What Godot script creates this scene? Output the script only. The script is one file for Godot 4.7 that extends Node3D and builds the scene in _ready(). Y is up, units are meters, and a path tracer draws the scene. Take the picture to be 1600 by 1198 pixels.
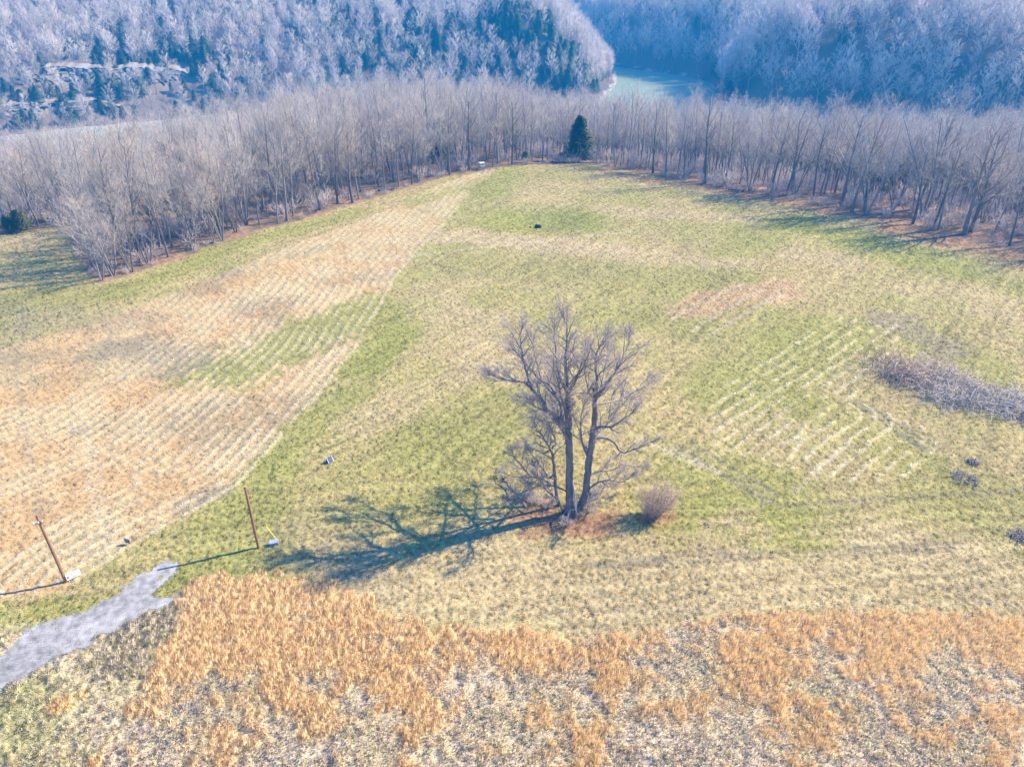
extends Node3D
# A winter meadow seen from the air: mown hay rows, one big bare tree, a bare wood along the far edge, a river gorge and wooded hills behind.
# x runs right, z runs towards the camera; "D" below is the distance ahead, -z. All lengths in metres.

const CAM_H := 55.0
const WATER := -30.0

class Buf:
	var v := PackedVector3Array()
	var n := PackedVector3Array()
	var c := PackedColorArray()
	var i := PackedInt32Array()
	func tri(a: Vector3, b: Vector3, d: Vector3, na: Vector3, col: Color) -> void:
		var k := v.size()
		if (d - a).cross(b - a).dot(na) < 0.0:
			var sw := b
			b = d
			d = sw
		v.append(a); v.append(b); v.append(d)
		n.append(na); n.append(na); n.append(na)
		c.append(col); c.append(col); c.append(col)
		i.append(k); i.append(k + 1); i.append(k + 2)
	func quad(a: Vector3, b: Vector3, d: Vector3, e: Vector3, na: Vector3, col: Color) -> void:
		tri(a, b, d, na, col)
		tri(a, d, e, na, col)
	func box(at: Vector3, size: Vector3, basis: Basis, col: Color) -> void:
		var h := size * 0.5
		for ax in 3:
			for sg in [-1.0, 1.0]:
				var nn := Vector3.ZERO; nn[ax] = sg
				var u := Vector3.ZERO; u[(ax + 1) % 3] = h[(ax + 1) % 3] * sg
				var w := Vector3.ZERO; w[(ax + 2) % 3] = h[(ax + 2) % 3]
				var ce := nn * h[ax]
				quad(at + basis * (ce - u - w), at + basis * (ce - u + w), at + basis * (ce + u + w), at + basis * (ce + u - w), basis * nn, col)
	func tube(p: PackedVector3Array, r: PackedFloat32Array, sides: int, col: Color, col2: Color) -> void:
		var k0 := v.size()
		var m := p.size()
		for a in m:
			var t := (p[mini(a + 1, m - 1)] - p[maxi(a - 1, 0)]).normalized()
			var s := t.cross(Vector3(0.31, 0.17, 0.93) if absf(t.z) < 0.8 else Vector3(1, 0.2, 0)).normalized()
			var q := t.cross(s)
			var cc := col.lerp(col2, float(a) / (m - 1))
			for b in sides:
				var an := TAU * b / sides
				var o := s * cos(an) + q * sin(an)
				var mo := 0.72 + 0.56 * fposmod(sin(v.size() * 12.9898) * 43758.5, 1.0)
				v.append(p[a] + o * r[a]); n.append(o); c.append(Color(cc.r * mo, cc.g * mo, cc.b * mo))
		for a in m - 1:
			for b in sides:
				var x := k0 + a * sides + b
				var y := k0 + a * sides + (b + 1) % sides
				i.append(x); i.append(x + sides); i.append(y)
				i.append(y); i.append(x + sides); i.append(y + sides)
	func spike(p: Vector3, e: Vector3, r: float, col: Color) -> void:
		var t := (e - p).normalized()
		var s := t.cross(Vector3(0.31, 0.17, 0.93)).normalized()
		var q := t.cross(s)
		var k := v.size()
		for b in 3:
			var an := TAU * b / 3.0
			var o := s * cos(an) + q * sin(an)
			v.append(p + o * r); n.append(o); c.append(col)
		v.append(e); n.append(t); c.append(col)
		for b in 3:
			i.append(k + b); i.append(k + 3); i.append(k + (b + 1) % 3)
	func mesh(m: Material) -> ArrayMesh:
		var a := []
		a.resize(Mesh.ARRAY_MAX)
		a[Mesh.ARRAY_VERTEX] = v
		a[Mesh.ARRAY_NORMAL] = n
		a[Mesh.ARRAY_COLOR] = c
		a[Mesh.ARRAY_INDEX] = i
		var am := ArrayMesh.new()
		am.add_surface_from_arrays(Mesh.PRIMITIVE_TRIANGLES, a)
		am.surface_set_material(0, m)
		return am

var rng := RandomNumberGenerator.new()
var n_big := FastNoiseLite.new()
var n_mid := FastNoiseLite.new()
var n_small := FastNoiseLite.new()
var n_fine := FastNoiseLite.new()
var used := {}

# ---------------------------------------------------------------- naming
func numbered(called: String) -> String:
	if not used.has(called):
		used[called] = 0
		return called
	used[called] += 1
	return "%s_%03d" % [called, used[called]]

func tag(o: Node3D, label: String, category := "", group := "", kind := "") -> void:
	if label: o.set_meta("label", label)
	if category: o.set_meta("category", category)
	if group: o.set_meta("group", group)
	if kind: o.set_meta("kind", kind)

func thing(called: String, label: String, category: String, at: Vector3, turn := 0.0, group := "") -> Node3D:
	var o := Node3D.new()
	o.name = numbered(called)
	add_child(o)
	o.position = at
	o.rotation.y = turn
	tag(o, label, category, group)
	return o

func part(called: String, mesh: Mesh, parent: Node3D, mat: Material = null) -> MeshInstance3D:
	var o := MeshInstance3D.new()
	o.name = called
	o.mesh = mesh
	if mat: o.material_override = mat
	parent.add_child(o, true)
	return o

func top(called: String, mesh: Mesh, label: String, category := "", kind := "") -> MeshInstance3D:
	var o := MeshInstance3D.new()
	o.name = numbered(called)
	o.mesh = mesh
	add_child(o)
	tag(o, label, category, "", kind)
	return o

func copy(o: Node3D, at: Vector3, turn: float, size: Vector3, label: String, group: String) -> Node3D:
	var c: Node3D = o.duplicate()
	c.name = numbered(String(o.name).rstrip("_0123456789"))
	add_child(c)
	c.position = at
	c.rotation = Vector3(0, turn, 0)
	c.scale = size
	c.set_meta("label", label)
	c.set_meta("group", group)
	return c

func stuff(called: String, mesh: Mesh, rows: PackedFloat32Array, label: String, category: String) -> MultiMeshInstance3D:
	var m := MultiMesh.new()
	m.transform_format = MultiMesh.TRANSFORM_3D
	m.use_colors = true
	m.mesh = mesh
	m.instance_count = rows.size() / 16
	m.buffer = rows
	var o := MultiMeshInstance3D.new()
	o.name = numbered(called)
	o.multimesh = m
	add_child(o)
	tag(o, label, category, "", "stuff")
	return o

func row(rows: PackedFloat32Array, at: Vector3, turn: float, sx: float, sy: float, col: Color) -> void:
	var c := cos(turn) * sx
	var s := sin(turn) * sx
	rows.append_array(PackedFloat32Array([c, 0, s, at.x, 0, sy, 0, at.y, -s, 0, c, at.z, col.r, col.g, col.b, 1.0]))

# ---------------------------------------------------------------- survey of the place (metres: x, D)
var wood_edge := [Vector2(-165.4, 155.9), Vector2(-143.0, 161.2), Vector2(-124.3, 167.3), Vector2(-116.9, 170.8), Vector2(-111.6, 174.4), Vector2(-97.9, 153.3), Vector2(-84.4, 136.1), Vector2(-80.1, 142.2), Vector2(-76.4, 149.6), Vector2(-69.9, 158.9), Vector2(-62.6, 168.8), Vector2(-53.1, 180.9), Vector2(-44.1, 194.4), Vector2(-36.6, 202.9), Vector2(-28.5, 212.1), Vector2(-19.9, 223.5), Vector2(-10.2, 230.9), Vector2(0.0, 236.1), Vector2(10.6, 240.6), Vector2(22.8, 247.1), Vector2(33.4, 236.1), Vector2(40.9, 230.1), Vector2(49.3, 221.2), Vector2(57.4, 213.5), Vector2(64.5, 204.3), Vector2(72.0, 198.9), Vector2(79.0, 193.2), Vector2(85.4, 187.1), Vector2(91.0, 180.3), Vector2(96.7, 174.9), Vector2(101.5, 168.3), Vector2(106.1, 162.6), Vector2(116.0, 154.2), Vector2(129.2, 142.6), Vector2(142.7, 127.3)]
var wood := PackedVector2Array()
var wood_line := PackedVector2Array()
var hay_line := [Vector2(-5.2, 236.1), Vector2(-6.4, 226.0), Vector2(-10.5, 213.5), Vector2(-17.3, 173.4), Vector2(-24.0, 140.8), Vector2(-24.8, 127.3), Vector2(-26.0, 107.0), Vector2(-28.8, 91.2), Vector2(-31.7, 78.0), Vector2(-33.7, 70.0), Vector2(-37.5, 64.3), Vector2(-42.2, 58.3), Vector2(-45.0, 54.4)]
var hay := PackedVector2Array()
var rake := PackedVector2Array([Vector2(26.0, 79.2), Vector2(29.5, 92.2), Vector2(42.6, 104.6), Vector2(57.6, 119.0), Vector2(72.2, 119.9), Vector2(63.1, 103.5), Vector2(53.9, 95.1), Vector2(51.0, 90.3), Vector2(58.0, 83.4), Vector2(57.8, 78.0), Vector2(52.5, 72.6), Vector2(43.0, 70.3), Vector2(33.3, 74.8)])
var rake_c := Vector2(47.7, 87.6)
var rake_d := Vector2(30.4, 90.5)
var rake_e := Vector2(41.2, 100.0)
var tall := PackedVector2Array([Vector2(-33.8, 51.1), Vector2(-33.5, 53.4), Vector2(-30.6, 54.4), Vector2(-24.9, 54.4), Vector2(-18.4, 52.7), Vector2(-12.7, 49.7), Vector2(-6.2, 47.5), Vector2(1.9, 47.5), Vector2(6.1, 46.2), Vector2(12.2, 46.5), Vector2(17.4, 47.7), Vector2(22.7, 48.9), Vector2(31.6, 49.2), Vector2(50.2, 48.7), Vector2(68.5, 48.1), Vector2(48.5, 24.7), Vector2(-32.6, 24.7), Vector2(-33.2, 33.8), Vector2(-33.9, 37.7), Vector2(-33.1, 42.1), Vector2(-34.0, 45.3), Vector2(-32.0, 47.1)])
var drive := PackedVector2Array([Vector2(-49.9, 37.7), Vector2(-47.5, 44.3), Vector2(-47.4, 46.4), Vector2(-48.2, 48.5), Vector2(-44.9, 49.3), Vector2(-42.7, 49.9), Vector2(-41.5, 52.0), Vector2(-40.1, 54.7), Vector2(-38.0, 56.7), Vector2(-35.7, 57.2), Vector2(-36.3, 54.7), Vector2(-36.7, 52.3), Vector2(-35.0, 51.7), Vector2(-33.8, 52.3), Vector2(-33.1, 51.5), Vector2(-35.9, 50.3), Vector2(-37.7, 48.9), Vector2(-39.4, 47.1), Vector2(-40.7, 45.8), Vector2(-41.8, 44.8), Vector2(-45.0, 40.4), Vector2(-47.8, 34.9)])
var brush := PackedVector2Array([Vector2(-38.7, 46.4), Vector2(-37.8, 49.1), Vector2(-33.5, 51.6), Vector2(-31.7, 47.5), Vector2(-34.0, 45.3), Vector2(-33.1, 42.1), Vector2(-37.1, 42.5)])
var pad := PackedVector2Array([Vector2(-40.6, 44.5), Vector2(-39.3, 47.5), Vector2(-40.4, 49.1), Vector2(-41.5, 46.4)])

# strips of ground cover: [from, to, radius, strength, which]; 0 olive, 1 bright green, 2 straw, 3 russet, 4 pale, 5 grey-brown, 6 litter
var strips := [
	[Vector2(-24.6, 100.8), Vector2(-15.9, 124.8), 4.5, 1.0, 1], [Vector2(-31.6, 74.8), Vector2(-24.9, 90.9), 4.0, 0.7, 1], [Vector2(-30.6, 64.9), Vector2(-30.6, 74.8), 3.5, 0.6, 1], [Vector2(-45.8, 100.2), Vector2(-26.9, 124.8), 8.0, 0.95, 0],
	[Vector2(-1.6, 178.7), Vector2(14.5, 179.8), 12.0, 1.0, 1], [Vector2(-7.0, 148.4), Vector2(46.1, 137.2), 9.0, 0.5, 0], [Vector2(72.6, 174.9), Vector2(94.5, 146.4), 9.0, 0.9, 1], [Vector2(47.4, 152.5), Vector2(72.6, 174.9), 6.0, 0.6, 1],
	[Vector2(34.1, 93.1), Vector2(56.5, 113.1), 9.0, 0.75, 1], [Vector2(47.7, 85.9), Vector2(52.4, 76.5), 6.0, 0.5, 1], [Vector2(20.4, 64.9), Vector2(33.5, 61.6), 6.0, 0.85, 1], [Vector2(22.9, 73.0), Vector2(31.7, 69.8), 6.0, 0.6, 1],
	[Vector2(-12.0, 78.0), Vector2(0.0, 87.6), 7.0, 0.65, 0], [Vector2(-8.6, 67.9), Vector2(-15.1, 64.9), 5.0, 0.5, 1], [Vector2(0.0, 229.3), Vector2(-7.4, 206.4), 7.0, 0.8, 1], [Vector2(-26.9, 198.3), Vector2(-11.6, 215.0), 5.0, 0.7, 1],
	[Vector2(-71.1, 150.4), Vector2(-41.0, 187.1), 4.5, 0.7, 1], [Vector2(-78.0, 132.1), Vector2(-70.3, 148.4), 4.5, 0.7, 1], [Vector2(-107.5, 121.3), Vector2(-81.9, 129.8), 8.0, 0.7, 0], [Vector2(23.9, 121.3), Vector2(31.6, 113.1), 5.0, 0.5, 0],
	[Vector2(-53.2, 49.5), Vector2(-48.2, 46.4), 2.2, 1.0, 1], [Vector2(-47.1, 49.9), Vector2(-41.8, 50.7), 1.8, 0.8, 1], [Vector2(-38.0, 51.6), Vector2(-34.9, 55.1), 1.7, 1.0, 1], [Vector2(-34.4, 56.5), Vector2(-27.1, 59.5), 2.5, 0.5, 1],
	[Vector2(-15.5, 166.9), Vector2(23.6, 157.6), 6.0, 0.9, 2], [Vector2(21.5, 151.6), Vector2(49.0, 147.6), 5.0, 0.7, 2], [Vector2(-12.2, 124.2), Vector2(-1.0, 101.3), 7.5, 0.7, 2], [Vector2(-21.7, 84.2), Vector2(-9.9, 95.1), 4.0, 0.5, 2],
	[Vector2(-11.7, 51.6), Vector2(63.7, 54.2), 10.0, 0.9, 2], [Vector2(35.0, 122.7), Vector2(54.5, 134.4), 5.5, 0.8, 3], [Vector2(64.4, 151.6), Vector2(74.2, 147.6), 4.5, 0.7, 2], [Vector2(83.9, 133.7), Vector2(99.6, 118.5), 10.0, 0.5, 2],
	[Vector2(25.8, 188.3), Vector2(57.9, 180.3), 4.5, 0.6, 2], [Vector2(-114.1, 165.9), Vector2(-128.0, 158.9), 6.0, 0.8, 2], [Vector2(54.1, 67.3), Vector2(61.9, 61.6), 7.0, 0.6, 0],
	[Vector2(3.7, 64.3), Vector2(10.0, 63.1), 3.2, 1.0, 6], [Vector2(15.6, 63.2), Vector2(18.3, 64.0), 1.6, 0.8, 6], [Vector2(61.3, 99.1), Vector2(65.4, 91.6), 2.0, 0.9, 5], [Vector2(65.4, 91.6), Vector2(77.1, 85.9), 4.5, 0.9, 5], [Vector2(23.0, 236.1), Vector2(55.2, 212.1), 3.0, 0.7, 6], [Vector2(60.2, 209.2), Vector2(100.0, 174.9), 5.0, 0.8, 6], [Vector2(98.5, 171.8), Vector2(117.5, 147.6), 7.0, 0.8, 6],
	[Vector2(70.3, 118.5), Vector2(73.1, 108.1), 5.0, 0.6, 5], [Vector2(-67.7, 108.1), Vector2(-54.9, 103.5), 6.0, 0.6, 5], [Vector2(-86.7, 118.5), Vector2(-70.3, 118.5), 6.0, 0.4, 5], [Vector2(-38.9, 66.1), Vector2(-35.4, 69.1), 1.8, 0.7, 5], [Vector2(-84.4, 103.5), Vector2(-97.4, 124.2), 5.0, 0.3, 5],
	[Vector2(-25.6, 59.5), Vector2(-13.2, 52.9), 4.0, 0.25, 5], [Vector2(-62.6, 87.6), Vector2(-44.7, 58.5), 0.8, 0.3, 4], [Vector2(22.3, 78.0), Vector2(30.9, 67.3), 1.2, 0.5, 5], [Vector2(24.3, 79.5), Vector2(32.5, 68.5), 0.35, 0.8, 5], [Vector2(-12.8, 50.3), Vector2(19.0, 49.5), 0.4, 0.15, 4], [Vector2(19.1, 49.9), Vector2(58.2, 51.1), 0.4, 0.15, 4], [Vector2(6.9, 56.5), Vector2(49.8, 59.5), 0.35, 0.5, 5], [Vector2(7.9, 55.8), Vector2(49.3, 58.5), 0.35, 0.5, 5], [Vector2(32.1, 66.1), Vector2(71.3, 69.8), 0.5, 0.4, 5], [Vector2(-23.0, 152.5), Vector2(31.6, 170.8), 0.6, 0.5, 4], [Vector2(31.6, 113.1), Vector2(49.8, 132.1), 0.35, 0.7, 4], [Vector2(34.7, 111.8), Vector2(53.8, 130.4), 0.35, 0.7, 4], [Vector2(29.3, 118.5), Vector2(47.0, 135.4), 0.35, 0.6, 4], [Vector2(50.5, 90.3), Vector2(55.6, 78.0), 0.5, 0.8, 5], [Vector2(51.9, 90.3), Vector2(57.3, 78.7), 0.35, 0.6, 5], [Vector2(34.4, 68.5), Vector2(46.0, 79.5), 0.5, 0.4, 4], [Vector2(-82.3, 103.5), Vector2(-55.8, 64.9), 0.5, 0.4, 5], [Vector2(17.4, 79.5), Vector2(26.2, 73.0), 0.8, 0.5, 4],
]
var left_bank := [Vector2(-900, 330), Vector2(-500, 400), Vector2(-303.3, 436.9), Vector2(-262.7, 468.9), Vector2(-215.4, 503.0), Vector2(-171.2, 528.4), Vector2(-60, 558), Vector2(40, 562), Vector2(64.7, 565.0), Vector2(92.5, 682.9), Vector2(103.3, 768.6), Vector2(96, 840), Vector2(40, 930), Vector2(-150, 1040), Vector2(-500, 1200), Vector2(-900, 1400)]
var right_bank := [Vector2(-700, 1500), Vector2(-300, 1240), Vector2(-60, 1090), Vector2(70, 960), Vector2(102.3, 825.4), Vector2(117.0, 807.5), Vector2(169.8, 728.1), Vector2(182.8, 682.9), Vector2(160, 590), Vector2(185, 530), Vector2(255, 460), Vector2(350, 415), Vector2(480, 380), Vector2(700, 350), Vector2(1000, 330)]
var left_land := PackedVector2Array()
var right_land := PackedVector2Array()

func seg(p: Vector2, a: Vector2, b: Vector2) -> float:
	var d := b - a
	var t := clampf((p - a).dot(d) / d.length_squared(), 0.0, 1.0)
	return p.distance_to(a + d * t)

func line_dist(p: Vector2, l: Array) -> float:
	var m := 1e9
	for k in l.size() - 1:
		m = minf(m, seg(p, l[k], l[k + 1]))
	return m

func sm(a: float, b: float, x: float) -> float:
	return smoothstep(a, b, x)

# how far the plateau runs before it falls to the river
func brink(x: float) -> float:
	return lerpf(165.0, 275.0, sm(-150.0, -80.0, x)) - 45.0 * sm(-35.0, 20.0, x) - 75.0 * sm(20.0, 170.0, x)

func swell(x: float, d: float) -> float:
	var h := n_big.get_noise_2d(x * 1.3, d * 1.3) * 0.8
	var q := Vector2(x, d)
	h -= 1.7 * exp(-q.distance_squared_to(Vector2(6.6, 178.7)) / 110.0)
	h += 0.7 * exp(-q.distance_squared_to(Vector2(57.5, 152.5)) / 500.0)
	return h * sm(20.0, 45.0, d)

func bank_side(p: Vector2, line: Array, land: PackedVector2Array) -> float:
	var s := line_dist(p, line)
	return s if Geometry2D.is_point_in_polygon(p, land) else -s

var on_hill := 0
func terrain(x: float, d: float) -> float:
	on_hill = 0
	var e := maxf(0.0, d - brink(x))
	var fall := lerpf(0.2, 0.15, sm(-150.0, -40.0, x)) + 0.006 * sm(0.0, 50.0, x)
	var a := -fall * (sqrt(e * e + 225.0) - 15.0) + swell(x, d) * (1.0 - sm(0.0, 80.0, e))
	if d < 300.0:
		return maxf(a, -37.0)
	var p := Vector2(x, d)
	var rough := n_big.get_noise_2d(x * 0.35, d * 0.35)
	var s := bank_side(p, left_bank, left_land)
	var b := WATER + s * 0.5
	if s > 0.0:
		var steep := lerpf(0.55, 1.05, sm(-60.0, 90.0, x))
		b = WATER + 0.25 * minf(s, 5.0) + steep * clampf(s - 5.0, 0.0, 70.0) + 0.42 * clampf(s - 75.0, 0.0, 140.0) + 0.1 * maxf(0.0, s - 215.0)
		b += rough * minf(s * 0.22, 16.0)
		if x < -150.0:   # two rock ledges
			b += 5.0 * (sm(18.0, 21.0, s) + sm(36.0, 39.0, s)) * (1.0 - sm(-215.0, -190.0, x)) - 3.0 * sm(0.0, 18.0, s) * (1.0 - sm(-215.0, -190.0, x))
	var s2 := bank_side(p, right_bank, right_land)
	var c := WATER + s2 * 0.5
	if s2 > 0.0:
		var rough2 := n_big.get_noise_2d(x * 0.55 + 300.0, d * 0.55)
		var steep2 := lerpf(1.6, 0.8, sm(200.0, 420.0, x))
		var s3 := maxf(0.0, s2 + rough2 * minf(s2 * 0.9, 42.0))
		var face := lerpf(26.0, 34.0, sm(200.0, 420.0, x))
		c = WATER + steep2 * clampf(s3, 0.0, face) + 0.33 * clampf(s3 - face, 0.0, 220.0) + 0.08 * maxf(0.0, s3 - face - 220.0)
	var h := maxf(a, maxf(b, c))
	if h == b and b > a: on_hill = 1
	elif h == c and c > a: on_hill = 2
	return maxf(h, -37.0)

# ---------------------------------------------------------------- what covers the ground
var cover_wood := 0.0
var cover_tall := 0.0
var cover_drive := 0.0
var cover_row := 0.0
var cover_hay := 0.0
const TONES := [Color(0.36, 0.345, 0.115), Color(0.385, 0.375, 0.115), Color(0.58, 0.465, 0.26), Color(0.60, 0.41, 0.24), Color(0.66, 0.57, 0.40), Color(0.33, 0.285, 0.20), Color(0.46, 0.28, 0.165)]

func cover(x: float, d: float) -> Color:
	var p := Vector2(x, d)
	var big := n_big.get_noise_2d(x * 2.0 + 70.0, d * 2.0)
	var mid := n_mid.get_noise_2d(x, d)
	var small := n_small.get_noise_2d(x, d)
	cover_wood = 0.0; cover_tall = 0.0; cover_drive = 0.0; cover_row = 0.0; cover_hay = 0.0
	var g := clampf(0.29 + big * 0.7 + mid * 0.55 + small * 0.25, 0.0, 1.0)
	var col := Color(0.53, 0.43, 0.21).lerp(Color(0.42, 0.395, 0.135), g)
	# mown hay land on the left
	var in_hay := Geometry2D.is_point_in_polygon(p, hay)
	var hd := 99.0
	if in_hay:
		hd = line_dist(p, hay_line)
		var edge := clampf(hd / 2.0, 0.0, 1.0)
		var far := sm(130.0, 200.0, d)
		var hc := Color(0.62, 0.415, 0.21).lerp(Color(0.60, 0.47, 0.26), clampf(0.45 + mid * 1.1 + far * 0.4 + big * 0.4, 0.0, 1.0))
		hc = hc.lerp(Color(0.30, 0.26, 0.17), 0.45 * sm(0.12, 0.5, n_mid.get_noise_2d(x * 0.5 + 40.0, d * 0.5)))
		col = col.lerp(hc, edge * (0.95 - 0.35 * far))
		cover_hay = edge
	for s in strips:
		var a: Vector2 = s[0]
		var b: Vector2 = s[1]
		var r: float = s[2]
		if x < minf(a.x, b.x) - r * 1.7 or x > maxf(a.x, b.x) + r * 1.7 or d < minf(a.y, b.y) - r * 1.7 or d > maxf(a.y, b.y) + r * 1.7:
			continue
		var q := seg(p, a, b) / r + mid * 0.7 + small * 0.3
		var w: float = s[3] * (1.0 - sm(0.45, 1.25, q))
		col = col.lerp(TONES[s[4]], w)
	# hay rows follow the mown edge
	if in_hay and hd < 75.0:
		var wob := mid * 0.35 + small * 0.1
		var ph := fposmod((hd + wob) / 1.75, 1.0)
		var k := 1.0 - sm(0.07, 0.2, absf(ph - 0.5))
		k *= 1.0 - sm(22.0, 60.0, hd + big * 20.0)
		k *= clampf(0.75 + small * 0.6 + mid * 1.2, 0.0, 1.0)
		cover_row = k
	if d < 140.0 and x > 10.0 and Geometry2D.is_point_in_polygon(p, rake):
		var dir := (rake_e - rake_d).normalized()
		var rel := p - rake_c
		var along := rel.dot(dir)
		var above := rel.cross(dir) * (Vector2(47.5, 103.5) - rake_c).cross(dir) > 0.0
		var rd := absf(rel.cross(dir)) if along < 0.0 or above else rel.length()
		var k := 1.0 - sm(0.05, 0.17, absf(fposmod((rd + mid * 0.75 + small * 0.2) / 2.0, 1.0) - 0.5))
		k *= clampf(0.72 + small * 0.9 + mid * 1.3, 0.0, 1.0)
		cover_row = maxf(cover_row, k)
	if cover_row > 0.0:
		col = col.lerp(Color(0.74, 0.63, 0.43), cover_row * (0.45 if in_hay else 0.42))
	# faint swaths that the mower left
	var sdir := Vector2(0.62, 0.78) if d > 72.0 else Vector2(0.985, 0.17)
	var across := p.cross(sdir) + mid * 1.2
	var swath := (n_mid.get_noise_2d(across * 9.0, p.dot(sdir) * 0.35) * 0.22 + 0.06 * sin(across * TAU / 1.9)) * (0.4 if in_hay else 1.0)
	# the wood's floor
	if d > 120.0 or absf(x) > 80.0:
		var inside := Geometry2D.is_point_in_polygon(p, wood)
		var wd := 30.0
		if d < 300.0: wd = line_dist(p, wood_edge)
		var wi := (wd if inside else -wd) + mid * 2.0 + small * 1.2
		cover_wood = sm(-1.0, 1.0, wi)
		if cover_wood > 0.0:
			var lit := clampf(0.5 + mid * 1.3 + small * 0.8, 0.0, 1.0)
			col = col.lerp(Color(0.24, 0.18, 0.135).lerp(Color(0.40, 0.26, 0.17), lit), cover_wood)
	# tall bleached grass in front
	if d < 62.0:
		if Geometry2D.is_point_in_polygon(p + Vector2(mid * 2.5 + small, small * 1.2 - 0.4), tall):
			var patch := n_mid.get_noise_2d(x * 1.6 + 500.0, d * 2.0) * 0.8 + small * 0.5 + n_fine.get_noise_2d(x * 0.8, d * 0.8) * 0.25
			var back := sm(40.0, 52.0, d) * 0.5 + 0.35 * (1.0 - sm(-26.0, 2.0, x)) * sm(37.0, 43.0, d)
			cover_tall = sm(-0.35, 0.4, patch + back - 0.02 - 0.3 * (1.0 - sm(31.0, 42.0, d)))
			var mat := Color(0.66, 0.55, 0.40).lerp(Color(0.54, 0.46, 0.26), clampf(0.3 + mid * 1.2, 0.0, 1.0))
			col = mat.lerp(Color(0.66, 0.43, 0.22), cover_tall * 0.8)
			cover_tall = maxf(cover_tall, 0.05)
		elif d < 50.0 and x < 5.0:
			col = col.lerp(Color(0.72, 0.60, 0.40).lerp(Color(0.54, 0.50, 0.25), clampf(0.5 + mid * 1.4, 0.0, 1.0)), sm(50.0, 46.0, d))
		if x < -15.0:
			if Geometry2D.is_point_in_polygon(p, brush):
				col = col.lerp(Color(0.50, 0.42, 0.30), 0.8)
			if Geometry2D.is_point_in_polygon(p, pad):
				col = col.lerp(Color(0.56, 0.43, 0.32), 0.7)
			var dd := 0.0
			for l in drive.size():
				dd = minf(dd, -0.0)
			var off := Vector2(x + mid * 1.4 + small * 0.6, d + n_small.get_noise_2d(x + 50.0, d) * 1.1)
			if Geometry2D.is_point_in_polygon(off, drive):
				cover_drive = clampf(1.2 - 0.45 * sm(43.0, 54.0, d) + mid * 0.35 + small * 0.25 + n_fine.get_noise_2d(x, d) * 0.25, 0.0, 1.0)
				col = col.lerp(Color(0.37, 0.34, 0.30), cover_drive)
	var grain := 0.93 + n_fine.get_noise_2d(x * 1.6, d * 1.6) * 0.27 + small * 0.08 + swath
	return Color(col.r * grain * 0.91, col.g * grain * 0.87, col.b * grain * 0.76)

func relief(x: float, d: float) -> float:
	var t := n_fine.get_noise_2d(x * 0.8, d * 0.8) * 0.09 + n_small.get_noise_2d(x, d) * 0.07
	return t * (1.0 - cover_drive) + cover_row * 0.14

# ---------------------------------------------------------------- plants
func grow(wood_b: Buf, twig_b: Buf, p: Vector3, dir: Vector3, length: float, r: float, lev: int, s: Dictionary) -> void:
	var last: int = s.last
	if lev >= last:
		twig_b.spike(p, p + (dir + Vector3(rng.randf_range(-0.2, 0.2), rng.randf_range(-0.05, 0.3), rng.randf_range(-0.2, 0.2))) * length, r, s.twig)
		return
	var segs: int = s.segs[lev]
	var pts := PackedVector3Array([p])
	var rad := PackedFloat32Array([r])
	var d := dir
	var at := p
	var wig: float = s.wig[lev]
	for k in segs:
		d = (d + Vector3(rng.randf_range(-wig, wig), rng.randf_range(-wig, wig) * 0.5 + float(s.up[lev]), rng.randf_range(-wig, wig))).normalized()
		at += d * length / segs
		pts.append(at)
		rad.append(r * lerpf(1.0, float(s.tip[lev]), (k + 1.0) / segs))
	var f: float = float(lev) / last
	var c1: Color = s.bark.lerp(s.twig, f)
	var c2: Color = s.bark.lerp(s.twig, minf(1.0, f + 0.3))
	(wood_b if lev <= 1 else twig_b).tube(pts, rad, s.sides[lev], c1, c2)
	var n: int = s.n[lev]
	var t0: float = s.t0[lev]
	var az := rng.randf() * TAU
	for k in n:
		var t := lerpf(t0, 1.0, (k + rng.randf()) / n)
		var x := t * segs
		var j := mini(int(x), segs - 1)
		var q := pts[j].lerp(pts[j + 1], x - j)
		var rr := lerpf(rad[j], rad[j + 1], x - j)
		var ax := (pts[j + 1] - pts[j]).normalized()
		az += 2.4 + rng.randf_range(-0.5, 0.5)
		var side := ax.cross(Vector3(0.2, 0.1, 0.97) if absf(ax.z) < 0.85 else Vector3.RIGHT).normalized().rotated(ax, az)
		var an: float = s.ang[lev] * rng.randf_range(0.7, 1.25) * (1.0 - 0.35 * t)
		var nd := ax * cos(an) + side * sin(an)
		var ratio: float = s.ratio[lev] * rng.randf_range(0.7, 1.2) * (1.0 - float(s.fade[lev]) * (t - t0) / maxf(0.05, 1.0 - t0))
		grow(wood_b, twig_b, q, nd, length * ratio, maxf(rr * 0.55, float(s.get("thin", 0.012))), lev + 1, s)

func bark_mat(tint: Color) -> StandardMaterial3D:
	var m := StandardMaterial3D.new()
	m.vertex_color_use_as_albedo = true
	m.albedo_color = tint.linear_to_srgb()
	m.roughness = 0.95
	m.metallic_specular = 0.2
	return m

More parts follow.
